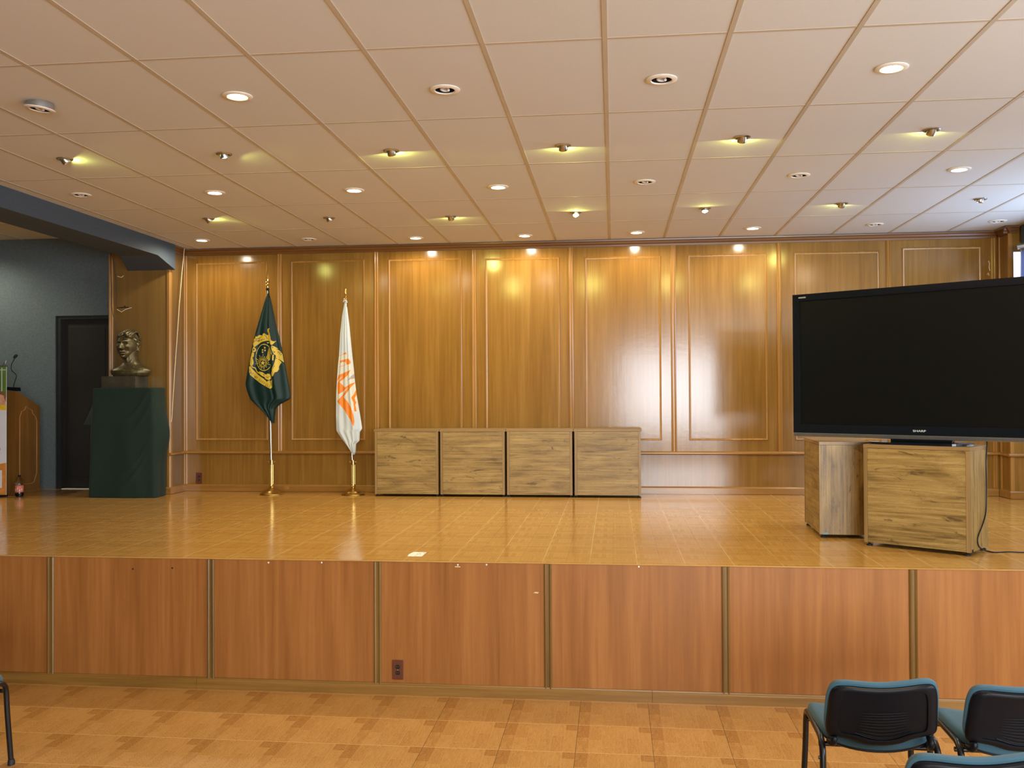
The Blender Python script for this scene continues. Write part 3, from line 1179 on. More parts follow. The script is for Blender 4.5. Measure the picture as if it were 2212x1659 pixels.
bx0 = -2.676
for i in range(4):
    cabinet(('leftmost of the four oak-look cabinets in a row, beside the white flag', 'second from left of the four oak-look cabinets in a row against the wall',
             'third from left of the four oak-look cabinets in a row against the wall', 'rightmost of the four oak-look cabinets in a row against the wall')[i],
            (bx0 + CW / 2 + i * (CW + .004), 10.39, S), 0, 'oak-look cabinets', None, .0105)
A1 = math.radians(-36.6)
cabinet('oak-look cabinet directly under the large television, nearest the stage edge', (2.252, 7.075, S), A1, 'oak-look cabinets', 'black_plastic')
cabinet('oak-look cabinet turned sideways behind the one under the television', (1.808, 7.845, S), math.radians(-92.5), 'oak-look cabinets', 'tape_blue')

# ================================================================== TELEVISION
tv = thing('television', 'very large black flat-screen television on the angled oak-look cabinet', 'television', (2.243, 7.122, S + CH), math.radians(-36.2))
TW, TZ0, TZ1 = 1.957, 1.690 - (S + CH), 2.825 - (S + CH)
h = TW / 2
m = MB()
# bezel: a frame around the screen
bz = .052
fr = -.030
for x0, x1, z0, z1 in ((-h, -h + bz, TZ0 + .03, TZ1), (h - bz, h, TZ0 + .03, TZ1), (-h + bz, h - bz, TZ1 - bz, TZ1), (-h + bz, h - bz, TZ0 + .03, TZ0 + .098)):
    m.box(x0, x1, fr, .03, z0, z1)
m.build('bezel', M['black_gloss'], tv)
m = MB()
m.box(-h, h, .0301, .055, TZ0 + .01, TZ1, 0, None, .008)
m.box(-h + .25, h - .25, .055, .10, TZ0 + .12, TZ1 - .15, 0, None, .02)
m.build('back_shell', M['black_plastic'], tv)
m = MB()
m.box(-h + bz + .0005, h - bz - .0005, -.018, .029, TZ0 + .0985, TZ1 - bz - .0005)
m.build('screen', M['screen'], tv)
m = MB()
m.box(-h + .001, h - .001, fr - .001, .028, TZ0, TZ0 + .0295, 0, None, .004)
m.build('lower_strip', M['silver_strip'], tv)
lettering('SHARP', .021, .001, 'brand_lettering', M['logo'], tv, (0, fr - .002, TZ0 + .062), (PI / 2, 0, 0), 1.5)
lettering('AQUOS', .0135, .001, 'series_lettering', M['logo'], tv, (-h + .082, fr - .002, TZ1 - .027), (PI / 2, 0, 0), 1.3)
m = MB()
pts = []
bw, bd = .345, .185
for k in range(40):
    a = 2 * PI * k / 40
    ca, sa = math.cos(a), math.sin(a)
    pts.append((bw * math.copysign(abs(ca) ** .45, ca), -.012 + bd * math.copysign(abs(sa) ** .45, sa)))
m.prism(pts, .0, .016, 'Z')
m.build('stand_plate', M['black_gloss'], tv)
m = MB()
m.box(-.22, .22, -.005, .05, .016, TZ0 + .02, 0, None, .006)
m.build('stand_neck', M['black_gloss'], tv)

m = MB()
cpts = [(2.62, 7.10, 1.735), (2.645, 7.04, 1.73), (2.655, 6.99, 1.69), (2.6456, 6.9737, 1.6121), (2.6373, 6.9626, 1.5303), (2.6409, 6.9674, 1.3979), (2.638, 6.9635, 1.2664), (2.623, 6.9433, 1.1699), (2.5769, 6.8812, 1.096), (2.5195, 6.8038, 1.0321), (2.5124, 6.7942, .9885), (2.5363, 6.8265, .9513), (2.590, 6.885, .9215), (2.627, 6.908, .9095), (2.66, 6.877, .909), (2.764, 6.904, .909), (2.858, 6.892, .909), (3.1, 6.93, .909), (3.6, 7.0, .909)]


def smooth_path(pts, n=6):
    P = [Vector(p) for p in pts]
    out = []
    for i in range(len(P) - 1):
        p0, p1, p2, p3 = P[max(i - 1, 0)], P[i], P[i + 1], P[min(i + 2, len(P) - 1)]
        for k in range(n):
            t = k / n
            out.append(.5 * ((2 * p1) + (p2 - p0) * t + (2 * p0 - 5 * p1 + 4 * p2 - p3) * t * t + (3 * p1 - p0 - 3 * p2 + p3) * t ** 3))
    out.append(P[-1])
    return out


m.tube(smooth_path(cpts), .0042, 8)
tag(m.build('cable', M['black_plastic'], None, True), 'black cable dropping behind the television cabinet and trailing over the stage floor', 'cable')

# crumpled pale blue cloth on the cabinet corner
m = MB()
for k in range(3):
    rows = []
    for i in range(10):
        row = []
        for j in range(14):
            u, v = i / 9 - .5, j / 13 - .5
            row.append((v * .15 + .01 * math.sin(9 * u + k), u * .09 + .012 * math.sin(7 * v + 2 * k), .006 + .012 * k + .010 * abs(math.sin(11 * v + 3 * k)) + .006 * math.sin(13 * u + 5 * v + k)))
        rows.append(row)
    m.grid(rows)
o = m.build('folded_cloth', M['rag_blue'], None, True, True, (2.560, 7.160, S + CH + .0225), A1 + .6)
sm = o.modifiers.new('thickness', 'SOLIDIFY')
sm.thickness = .003
tag(o, 'crumpled pale blue cloth on the cabinet corner under the television', 'cloth')


# ================================================================== FLAGS
def inside(px, pz, poly):
    res = np.zeros(px.shape, bool)
    n = len(poly)
    for i in range(n):
        x1, y1 = poly[i]
        x2, y2 = poly[(i + 1) % n]
        if y1 == y2:
            continue
        c = ((y1 > pz) != (y2 > pz)) & (px < (x2 - x1) * (pz - y1) / (y2 - y1) + x1)
        res ^= c
    return res


def near_path(px, pz, pts, wd):
    res = np.zeros(px.shape, bool)
    for (x1, y1), (x2, y2) in zip(pts, pts[1:]):
        dx, dy = x2 - x1, y2 - y1
        t = np.clip(((px - x1) * dx + (pz - y1) * dy) / (dx * dx + dy * dy + 1e-12), 0, 1)
        res |= (px - x1 - t * dx) ** 2 + (pz - y1 - t * dy) ** 2 < (wd / 2) ** 2
    return res


STROKES = {  # letters as strokes in a unit cell, x right, y up
    'E': [[(0.9, 0), (0, 0), (0, 1), (.9, 1)], [(0, .5), (.7, .5)]],
    'S': [[(0, .1), (.3, 0), (.7, 0), (.9, .2), (.8, .45), (.1, .6), (0, .8), (.25, 1), (.7, 1), (.9, .9)]],
    'T': [[(.45, 0), (.45, 1)], [(0, 1), (.9, 1)]],
    'A': [[(0, 0), (.45, 1), (.9, 0)], [(.2, .38), (.7, .38)]],
    'D': [[(0, 0), (0, 1), (.5, 1), (.9, .7), (.9, .3), (.5, 0), (0, 0)]],
    'O': [[(.3, 0), (.65, 0), (.9, .3), (.9, .7), (.65, 1), (.3, 1), (0, .7), (0, .3), (.3, 0)]],
    'U': [[(0, 1), (0, .25), (.25, 0), (.65, 0), (.9, .25), (.9, 1)]],
    'N': [[(0, 0), (0, 1), (.9, 0), (.9, 1)]],
    'I': [[(.2, 0), (.2, 1)]],
}


def text_on_path(body, path, hgt, wid):
    """Strokes of each letter set along a path of (x, z) points."""
    P = [Vector((a, b)) for a, b in path]
    seg = [(P[i + 1] - P[i]).length for i in range(len(P) - 1)]
    L = sum(seg)
    n = len(body)
    out = []
    for i, ch in enumerate(body):
        if ch == ' ':
            continue
        s = L * (i + .1) / n
        k = 0
        while k < len(seg) - 1 and s > seg[k]:
            s -= seg[k]
            k += 1
        d = (P[k + 1] - P[k]).normalized()
        o = P[k] + d * s
        u = Vector((-d.y, d.x))
        for st in STROKES[ch]:
            out.append([tuple(o + d * (x * wid) + u * (y * hgt)) for x, y in st])
    return out


def flag_mesh(outline, depth, yc, paint, ncol=110, nrow=420, thick=.035):
    """Hanging cloth: front surface follows the folds, with a back surface; returns an object-ready mesh."""
    zs = [p[1] for p in outline]
    z1, z0 = max(zs) - .002, min(zs) + .002
    rows = []
    for i in range(nrow + 1):
        z = z1 + (z0 - z1) * i / nrow
        xs = []
        for (xa, za), (xb, zb) in zip(outline, outline[1:] + outline[:1]):
            if (za > z) != (zb > z):
                xs.append(xa + (xb - xa) * (z - za) / (zb - za))
        rows.append((z, min(xs), max(xs)))
    ker = np.hanning(15)
    ker /= ker.sum()
    la = np.convolve(np.pad([r_[1] for r_ in rows], 7, 'edge'), ker, 'valid')
    lb = np.convolve(np.pad([r_[2] for r_ in rows], 7, 'edge'), ker, 'valid')
    rows = [(r_[0], a_, b_) for r_, a_, b_ in zip(rows, la, lb)]
    V = np.zeros((nrow + 1, ncol + 1, 3))
    for i, (z, a, b) in enumerate(rows):
        u = np.linspace(0, 1, ncol + 1)
        V[i, :, 0] = a + (b - a) * u
        V[i, :, 2] = z
        V[i, :, 1] = yc - depth(u, V[i, :, 0], z, (z1 - z) / (z1 - z0))
    B = V.copy()
    for i in range(nrow + 1):
        u = np.linspace(-1, 1, ncol + 1)
        B[i, :, 1] = np.maximum(V[i, :, 1] + .004, yc + thick * np.sqrt(np.clip(1 - u * u, 0, 1)) * min(1, 6 * i / nrow))
    n1 = ncol + 1
    idx = np.arange((nrow + 1) * n1).reshape(nrow + 1, n1)
    off = idx.size
    F = np.stack([idx[:-1, :-1], idx[1:, :-1], idx[1:, 1:], idx[:-1, 1:]], -1).reshape(-1, 4)
    G = off + np.stack([idx[:-1, :-1], idx[:-1, 1:], idx[1:, 1:], idx[1:, :-1]], -1).reshape(-1, 4)
    rim = list(idx[0, :]) + list(idx[1:, -1]) + list(idx[-1, -2::-1]) + list(idx[-2:0:-1, 0])
    rim = np.array(rim)
    R = np.stack([rim, np.roll(rim, -1), off + np.roll(rim, -1), off + rim], -1)
    verts = np.concatenate([V.reshape(-1, 3), B.reshape(-1, 3)])
    faces = np.concatenate([F, G, R])
    cx = V[:, :, 0]
    cz = V[:, :, 2]
    fx = (cx[:-1, :-1] + cx[1:, 1:] + cx[1:, :-1] + cx[:-1, 1:]).reshape(-1) / 4
    fz = (cz[:-1, :-1] + cz[1:, 1:] + cz[1:, :-1] + cz[:-1, 1:]).reshape(-1) / 4
    mi = np.zeros(len(faces), int)
    mi[:len(F)] = paint(fx, fz)
    return verts, faces, mi


def flag(name_mats, outline, depth, yc, paint, parent, name='flag_cloth'):
    v, f_, mi = flag_mesh(outline, depth, yc, paint)
    me = bpy.data.meshes.new(name)
    off = np.array(parent.location)
    me.from_pydata((v - off).tolist(), [], f_.tolist())
    for m_ in name_mats:
        me.materials.append(m_)
    me.polygons.foreach_set('material_index', mi.tolist())
    me.polygons.foreach_set('use_smooth', [True] * len(me.polygons))
    me.update()
    o = bpy.data.objects.new(name, me)
    COL.objects.link(o)
    o.parent = parent
    return o


def flag_stand(root, pole_top, lean):
    """Brass dome base, fluted sleeve with set screws, steel pole and spear finial; local coordinates."""
    m = MB()
    m.lathe([(0, 0), (.132, 0), (.136, .004), (.134, .010), (.118, .022), (.098, .032), (.094, .037), (.070, .050), (.048, .062), (.034, .070), (.022, .078), (.020, .088), (.028, .094), (.030, .102), (.022, .110), (.022, .118), (0, .118)], 48)
    m.build('base', M['brass'], root, 30)
    m = MB()
    for k in range(1):
        rows = []
        for z in (.118, .125, .335, .342):
            row = []
            for j in range(48):
                a = 2 * PI * j / 48
                rr = .024 - (.0028 if j % 4 < 2 else 0)
                row.append((rr * math.cos(a), rr * math.sin(a), z))
            rows.append(row)
        m.grid(rows, close=True)
    m.lathe([(.020, .342), (.026, .346), (.026, .352), (.021, .356), (.020, .385), (.024, .388), (.024, .394), (.012, .396), (.010, .396)], 28)
    sl = m.build('sleeve', M['brass'], root, 30)
    m = MB()
    for s in (-1, 1):
        m.tube([(s * .018, 0, .374), (s * .036, 0, .374)], .004, 8)
        m.tube([(s * .034, 0, .374), (s * .042, 0, .374)], .009, 10)
    m.build('set_screw', M['brass'], sl, 40)
    m = MB()
    m.tube([(0, 0, .12), (lean * .5, 0, .12 + (pole_top - .12) * .5), (lean, 0, pole_top)], .0115, 14)
    m.build('pole', M['steel_pole'], root, True)


ASP = Matrix.Identity(4)
# ---- dark green flag
gf = thing('flag_on_stand', 'dark green flag with gold embroidered seal on a brass stand', 'flag', (-3.915, 10.33, S), 0, 'flags on brass stands')
flag_stand(gf, 3.30 - S, -.045)
m = MB()
m.lathe([(.010, 2.30), (.012, 2.385), (.022, 2.392), (.020, 2.400), (.010, 2.404), (.012, 2.418), (.030, 2.424), (.028, 2.434), (.014, 2.440), (.016, 2.462), (.010, 2.470), (.008, 2.475)], 24, 0, Matrix.Translation((-.045, 0, .015)))
m.lathe([(.006, 2.470), (.010, 2.478), (.020, 2.492), (.017, 2.520), (.010, 2.560), (0, 2.592)], 4, 0, Matrix.Translation((-.045, 0, .0)))
m.build('finial', M['brass'], gf, 30)
m = MB()
m.lathe([(.013, 2.345), (.019, 2.350), (.019, 2.372), (.013, 2.376)], 16, 0, Matrix.Translation((-.044, 0, 0)))
m.tube([(-.030, -.012, 2.36), (-.022, -.014, 2.30), (-.016, -.014, 2.26)], .006, 6)
m.build('tie_ribbon', M['black_plastic'], gf, True)
GO = [(-3.9552, 3.2372), (-3.9333, 3.196), (-3.9049, 3.073), (-3.8631, 2.8601), (-3.8129, 2.68), (-3.7796, 2.5166), (-3.7463, 2.3534), (-3.7131, 2.1903), (-3.6882, 2.0437), (-3.6934, 1.9982), (-3.7472, 1.9708), (-3.8147, 1.9385), (-3.8653, 1.8899), (-3.8773, 1.8003), (-3.886, 1.7222), (-3.9247, 1.7597), (-4.0005, 1.8496), (-4.0849, 1.9315), (-4.156, 1.9971), (-4.1949, 2.0954), (-4.2134, 2.1773), (-4.1945, 2.2916), (-4.1688, 2.4223), (-4.1344, 2.6183), (-4.0917, 2.7813), (-4.0405, 2.9606), (-3.9944, 3.1234)]


def gdepth(u, x, z, t):
    a = .028 * min(1, t * 2.2)
    base = .02 + .035 * np.sin(np.clip(u, 0, 1) * PI) ** .7
    f1 = np.cos(2 * PI * (1.35 * u + .12 - .15 * t)) * a * .45
    f2 = np.cos(2 * PI * (3.2 * u - .35 + .3 * t)) * a * (.42 * (1 - .5 * t))
    crease = -.022 * np.exp(-((u - (.60 + .02 * t)) / .05) ** 2) * min(1, t * 1.5)
    return (base * min(1, .25 + t * 3) + f1 + f2 + crease)


def gc(p):   # emblem drawing coordinates -> world (x, z)
    return (-4.258 + p[0] * .000556, 2.918 - p[1] * .000544)


gold = [[(560, 215), (585, 195), (618, 200), (605, 225), (605, 260), (620, 310), (640, 420), (650, 470), (660, 445), (672, 470), (738, 462), (715, 490), (690, 525), (668, 545), (640, 540), (625, 470), (560, 455), (480, 470), (400, 500), (330, 545), (285, 590), (262, 570), (245, 520), (262, 480), (260, 420), (295, 400), (305, 355), (330, 370), (380, 330), (455, 345), (465, 310), (495, 295), (550, 340), (590, 330), (580, 300), (560, 260)],
        [(240, 690), (272, 715), (262, 790), (240, 800), (250, 860), (262, 920), (245, 970), (222, 965), (210, 900), (205, 800), (215, 720)],
        [(165, 1000), (195, 985), (240, 1060), (290, 1110), (360, 1175), (450, 1240), (545, 1320), (590, 1290), (640, 1300), (668, 1260), (660, 1380), (650, 1455), (610, 1468), (520, 1420), (400, 1345), (280, 1260), (190, 1180), (165, 1110)],
        [(360, 1120), (385, 1103), (450, 1120), (490, 1150), (520, 1170), (560, 1150), (610, 1160), (620, 1200), (640, 1250), (600, 1280), (550, 1280), (510, 1255), (490, 1220), (440, 1195), (400, 1170)],
        [(660, 560), (710, 580), (780, 625), (740, 630), (800, 660), (850, 720), (885, 800), (897, 915), (850, 880), (820, 850), (850, 920), (820, 960), (800, 1000), (800, 1060), (770, 1110), (720, 1130), (690, 1210), (655, 1200), (650, 1150), (640, 1250), (615, 1240), (640, 1150), (670, 1050), (710, 960), (730, 860), (740, 770), (700, 740), (665, 650), (650, 600)],
        [(545, 490), (610, 485), (620, 505), (560, 512)], [(680, 760), (705, 755), (700, 870), (672, 872)]]
hive = [(600, 560), (615, 600), (635, 700), (645, 770), (625, 860), (580, 865), (545, 835), (555, 740), (580, 640)]
ringp = [(255, 575), (290, 600), (312, 630), (302, 680), (270, 697), (240, 690), (232, 640)]
ringh = [(262, 610), (285, 640), (268, 665), (252, 650)]
star = [(460 + (52 if k % 2 == 0 else 24) * math.sin(k * PI / 5 + .1), 925 - (52 if k % 2 == 0 else 24) * math.cos(k * PI / 5 + .1)) for k in range(10)]
rays = []
for k in range(22):
    a = -PI / 2 + k * 2 * PI / 22 + .05
    r0, r1 = 62, (150 if k % 2 == 0 else 115) * (1.1 if math.sin(a) < .2 else .8)
    rays.append([(460 + r0 * math.cos(a), 925 + r0 * math.sin(a)), (460 + r1 * math.cos(a), 925 + r1 * 1.15 * math.sin(a))])
veins = [[(300, 420), (380, 400), (440, 360)], [(330, 470), (420, 440), (500, 420)], [(500, 330), (540, 370), (560, 420)], [(270, 470), (330, 440), (370, 450)], [(360, 400), (380, 430), (360, 470)],
         [(690, 680), (720, 690), (700, 715)], [(790, 850), (850, 900)], [(745, 820), (755, 840)], [(690, 1050), (720, 980)], [(650, 1120), (665, 1080)], [(470, 1165), (490, 1190), (480, 1160)], [(530, 1220), (570, 1230), (600, 1210)], [(640, 1150), (632, 1230)], [(665, 610), (690, 600)], [(655, 580), (672, 590)], [(595, 1300), (640, 1400)], [(615, 1290), (650, 1370)]]
line1 = [(190, 880), (205, 950), (235, 1010), (290, 1030), (320, 1100), (370, 1140)]
line2 = [(205, 790), (192, 880), (188, 960), (200, 1010)]
words = text_on_path('ESTADOS UNIDOS', [gc(p) for p in [(622, 1395), (540, 1360), (400, 1262), (290, 1185), (215, 1110), (185, 1050)]], .026, .0145)
words += text_on_path('ESTADO', [gc(p) for p in [(872, 872), (850, 800), (815, 745), (755, 695)]], -.018, .012)


def gpaint(x, z):
    u = (x + 4.258) / .000556
    v = (2.918 - z) / .000544
    g = np.zeros(x.shape, bool)
    for p in gold:
        g |= inside(u, v, p)
    g |= inside(u, v, ringp) & ~inside(u, v, ringh)
    g |= near_path(u, v, line1, 20) | near_path(u, v, line2, 10)
    e = ((u - 485) / 182) ** 2 + ((v - 808) / 277) ** 2
    g |= (np.abs(np.sqrt(e) - 1) < .026) & ((u < 640) | (v < 760) | (v > 1040))
    g |= inside(u, v, hive) & (np.mod(v + u * .9, 34) > 10)
    g |= inside(u, v, star)
    for r_ in rays:
        g |= near_path(u, v, r_, 10)
    for (a, b) in ((458, 650), (505, 605), (458, 697), (510, 660)):
        g |= (u - a) ** 2 + (v - b) ** 2 < 17 ** 2
    for p in veins:
        g &= ~near_path(u, v, p, 9)
    for st in words:
        g &= ~near_path(x, z, st, .0034)
    return g.astype(int)


flag([M['flag_green'], M['flag_gold']], GO, gdepth, 10.335, gpaint, gf)

# ---- white flag
wf = thing('flag_on_stand', 'white flag with bold orange letters on a brass stand next to the cabinets', 'flag', (-2.958, 10.34, S), 0, 'flags on brass stands')
flag_stand(wf, 3.14 - S, -.080)
m = MB()
m.lathe([(.010, 2.20), (.012, 2.225), (.022, 2.232), (.020, 2.242), (.012, 2.246), (.018, 2.262), (.014, 2.276), (.008, 2.282), (.012, 2.292), (.013, 2.305), (.006, 2.345), (0, 2.372)], 24, 0, Matrix.Translation((-.082, 0, 0)))
m.build('finial', M['brass'], wf, 30)
m = MB()
m.tube([(-.10, -.012, 2.222), (-.085, -.016, 2.212), (-.07, -.014, 2.216), (-.062, -.012, 2.19)], .008, 8)
m.tube([(-.095, -.012, 2.215), (-.105, -.012, 2.20)], .007, 6)
m.build('tie_ribbon', M['flag_white'], wf, True)
WO = [(-3.0521, 3.105), (-3.0792, 2.9466), (-3.0981, 2.7526), (-3.1105, 2.5099), (-3.1276, 2.3482), (-3.1397, 2.1865), (-3.1485, 2.0248), (-3.1507, 1.8631), (-3.1497, 1.6368), (-3.0968, 1.556), (-3.0308, 1.4672), (-2.9813, 1.4028), (-2.9484, 1.3593), (-2.9285, 1.3787), (-2.9215, 1.4995), (-2.8917, 1.5044), (-2.888, 1.6285), (-2.8631, 1.6478), (-2.8761, 1.7332), (-2.8971, 1.8622), (-2.9214, 2.0237), (-2.9423, 2.2175), (-2.9534, 2.3629), (-2.9742, 2.5893), (-2.9966, 2.8322), (-3.0225, 3.043), (-3.0339, 3.1047)]


def wdepth(u, x, z, t):
    a = .022 * min(1, t * 2.5)
    base = .02 + .03 * np.sin(np.clip(u, 0, 1) * PI) ** .6
    f1 = np.cos(2 * PI * (1.1 * u + .1)) * a * .5
    f2 = np.cos(2 * PI * (3.4 * u + .5 * t)) * a * .30
    xs = -3.00 + .085 * t + 0 * z       # edge of the front fold
    step = -.040 / (1 + np.exp(-(x - xs) / .006)) * min(1, t * 2)
    xs2 = -2.985 + .105 * t
    step2 = -.030 / (1 + np.exp(-(x - xs2) / .005)) * min(1, t * 2)
    wr = .006 * np.sin(40 * (x + z * .55)) * max(0, t - .62) * 3
    return base * min(1, .3 + t * 3) + f1 + f2 + step + step2 + wr


def wpaint(x, z):
    u = (x + 3.272) / .000851
    v = (2.640 - z) / .000832
    m0 = np.zeros(x.shape, int)
    cream = inside(u, v, [(185, 185), (300, 130), (345, 230), (365, 330), (390, 420), (405, 560), (420, 700), (430, 950), (395, 960), (385, 1000), (300, 960), (160, 800), (150, 700), (165, 500), (180, 330)])
    m0[cream] = 2
    grey = inside(u, v, [(385, 420), (398, 485), (300, 527), (345, 480)])
    m0[grey] = 3
    A = [(180, 448), (355, 377), (320, 445), (265, 490), (200, 542), (270, 615), (395, 543), (365, 600), (330, 655), (250, 745), (310, 810), (360, 890), (388, 990), (400, 1085), (392, 1150), (350, 1060), (280, 950), (215, 870), (160, 805), (215, 745), (320, 615), (215, 690), (175, 715), (165, 600), (170, 545), (240, 460), (200, 490), (165, 532), (168, 490)]
    o = inside(u, v, A)
    o |= inside(u, v, [(198, 250), (325, 220), (345, 250), (352, 275), (335, 300), (295, 298), (285, 265), (235, 268), (205, 285)])
    o |= inside(u, v, [(240, 155), (288, 133), (300, 160), (255, 160)])
    o |= inside(u, v, [(400, 650), (418, 700), (392, 760), (405, 815), (414, 800), (402, 860), (416, 945), (395, 945), (385, 820), (363, 755), (385, 710)])
    o |= near_path(u, v, [(190, 185), (260, 160)], 5) | near_path(u, v, [(185, 335), (270, 310), (350, 292)], 5) | near_path(u, v, [(190, 300), (215, 275)], 5)
    m0[o] = 1
    return m0


flag([M['flag_white'], M['flag_orange'], M['flag_cream'], M['flag_grey']], WO, wdepth, 10.345, wpaint, wf)

# ================================================================== BUST ON DRAPED PEDESTAL
# the cloth-covered pedestal
PX0, PX1, PY0, PY1, PZ = -5.845, -5.125, 9.90, 10.215, 2.135


def cloth_ring(t):
    """Plan of the hanging cloth at fraction t from top (0) to hem (1): list of points anticlockwise from front left."""
    pts = []
    fl = .030 * t      # flare
    n = 46
    # front, left to right
    for k in range(n + 1):
        u = k / n
        x = (PX0 - fl * 1.3) + (PX1 - PX0 + fl * 2.3) * u
        y = PY0 - .004 - .030 * t - .010 * t * math.sin(u * 9 + 3 * t) - .014 * t * math.exp(-((u - .78 + .35 * (1 - t)) / .09) ** 2) - .012 * t * math.exp(-((u - .55) / .12) ** 2)
        pts.append((x, y))
    # right flap to the wall side, wide bulge in the middle
    bul = .085 * math.exp(-((t - .42) / .20) ** 2) + .02 * t
    m_ = 18
    x0, y0 = pts[-1]
    for k in range(1, m_ + 1):
        u = k / m_
        pts.append((x0 + (PX1 + .0 - x0) * u + bul * math.sin(u * PI * .9) + .012 * math.sin(u * 12) * t * (1 - u), y0 + (PY1 - y0) * u))
    # back
    xb = pts[-1][0]
    for k in range(1, 13):
        u = k / 12
        pts.append((xb + (PX0 - xb) * u, PY1))
    # left flap, with a corner wing
    wing = .225 * t / .34 if t < .34 else .135 - .03 * t
    for k in range(1, 16):
        u = k / 16
        pts.append((PX0 - wing * math.sin(PI * min(1, u * 1.15) ** .7) - fl * 1.3 * u, PY1 + (pts[0][1] - PY1) * u))
    P = np.array(pts)
    for _ in range(4):
        P = .25 * np.roll(P, 1, 0) + .5 * P + .25 * np.roll(P, -1, 0)
    return [tuple(p) for p in P]


m = MB()
rows = []
top = cloth_ring(0)
cxm, cym = (PX0 + PX1) / 2, (PY0 + PY1) / 2
for s in (.02, .5, .9, .985):
    rows.append([(cxm + (x - cxm) * s, cym + (y - cym) * s, PZ) for x, y in top])
NT = 110
for i in range(NT + 1):
    t = i / NT
    ring = cloth_ring(t)
    row = []
    n = len(ring)
    for k, (x, y) in enumerate(ring):
        zb = S + .004
        z = PZ - .006 - (PZ - .006 - zb) * t
        # sagging swag folds on the front
        kk = k / 46
        sw = 0.0
        if k <= 46:
            for (c0, t0, amp) in ((.62, .93, .016), (.66, .80, .013), (.70, .30, .012), (.74, .42, .008)):
                arc = t0 - 1.5 * (kk - c0 + .22) ** 2 + .9 * max(0, kk - c0) ** 2 - .25 * max(0, kk - .80)
                sw += amp * math.exp(-((t - arc) / .022) ** 2) * math.exp(-((kk - c0 - .08) / .17) ** 2)
        row.append((x, y - sw, z))
    rows.append(row)
# hem lying a little on the floor at the front
m.grid(rows, close=True)
ped = thing('draped_pedestal', 'tall pedestal fully covered by a dark green cloth, under the bronze bust', 'pedestal', (0, 0, 0))
m.build('draped_cloth', M['green_cloth'], ped, True)

bust = thing('bust', 'bronze bust of a stern man on a square plinth, on the green cloth', 'bust', (-5.475, 10.06, PZ), 0)
m = MB()
m.box(-.273, .129, -.140, .150, 0, .132, 0, None, .003)
m.build('plinth', M['plinth'], bust)


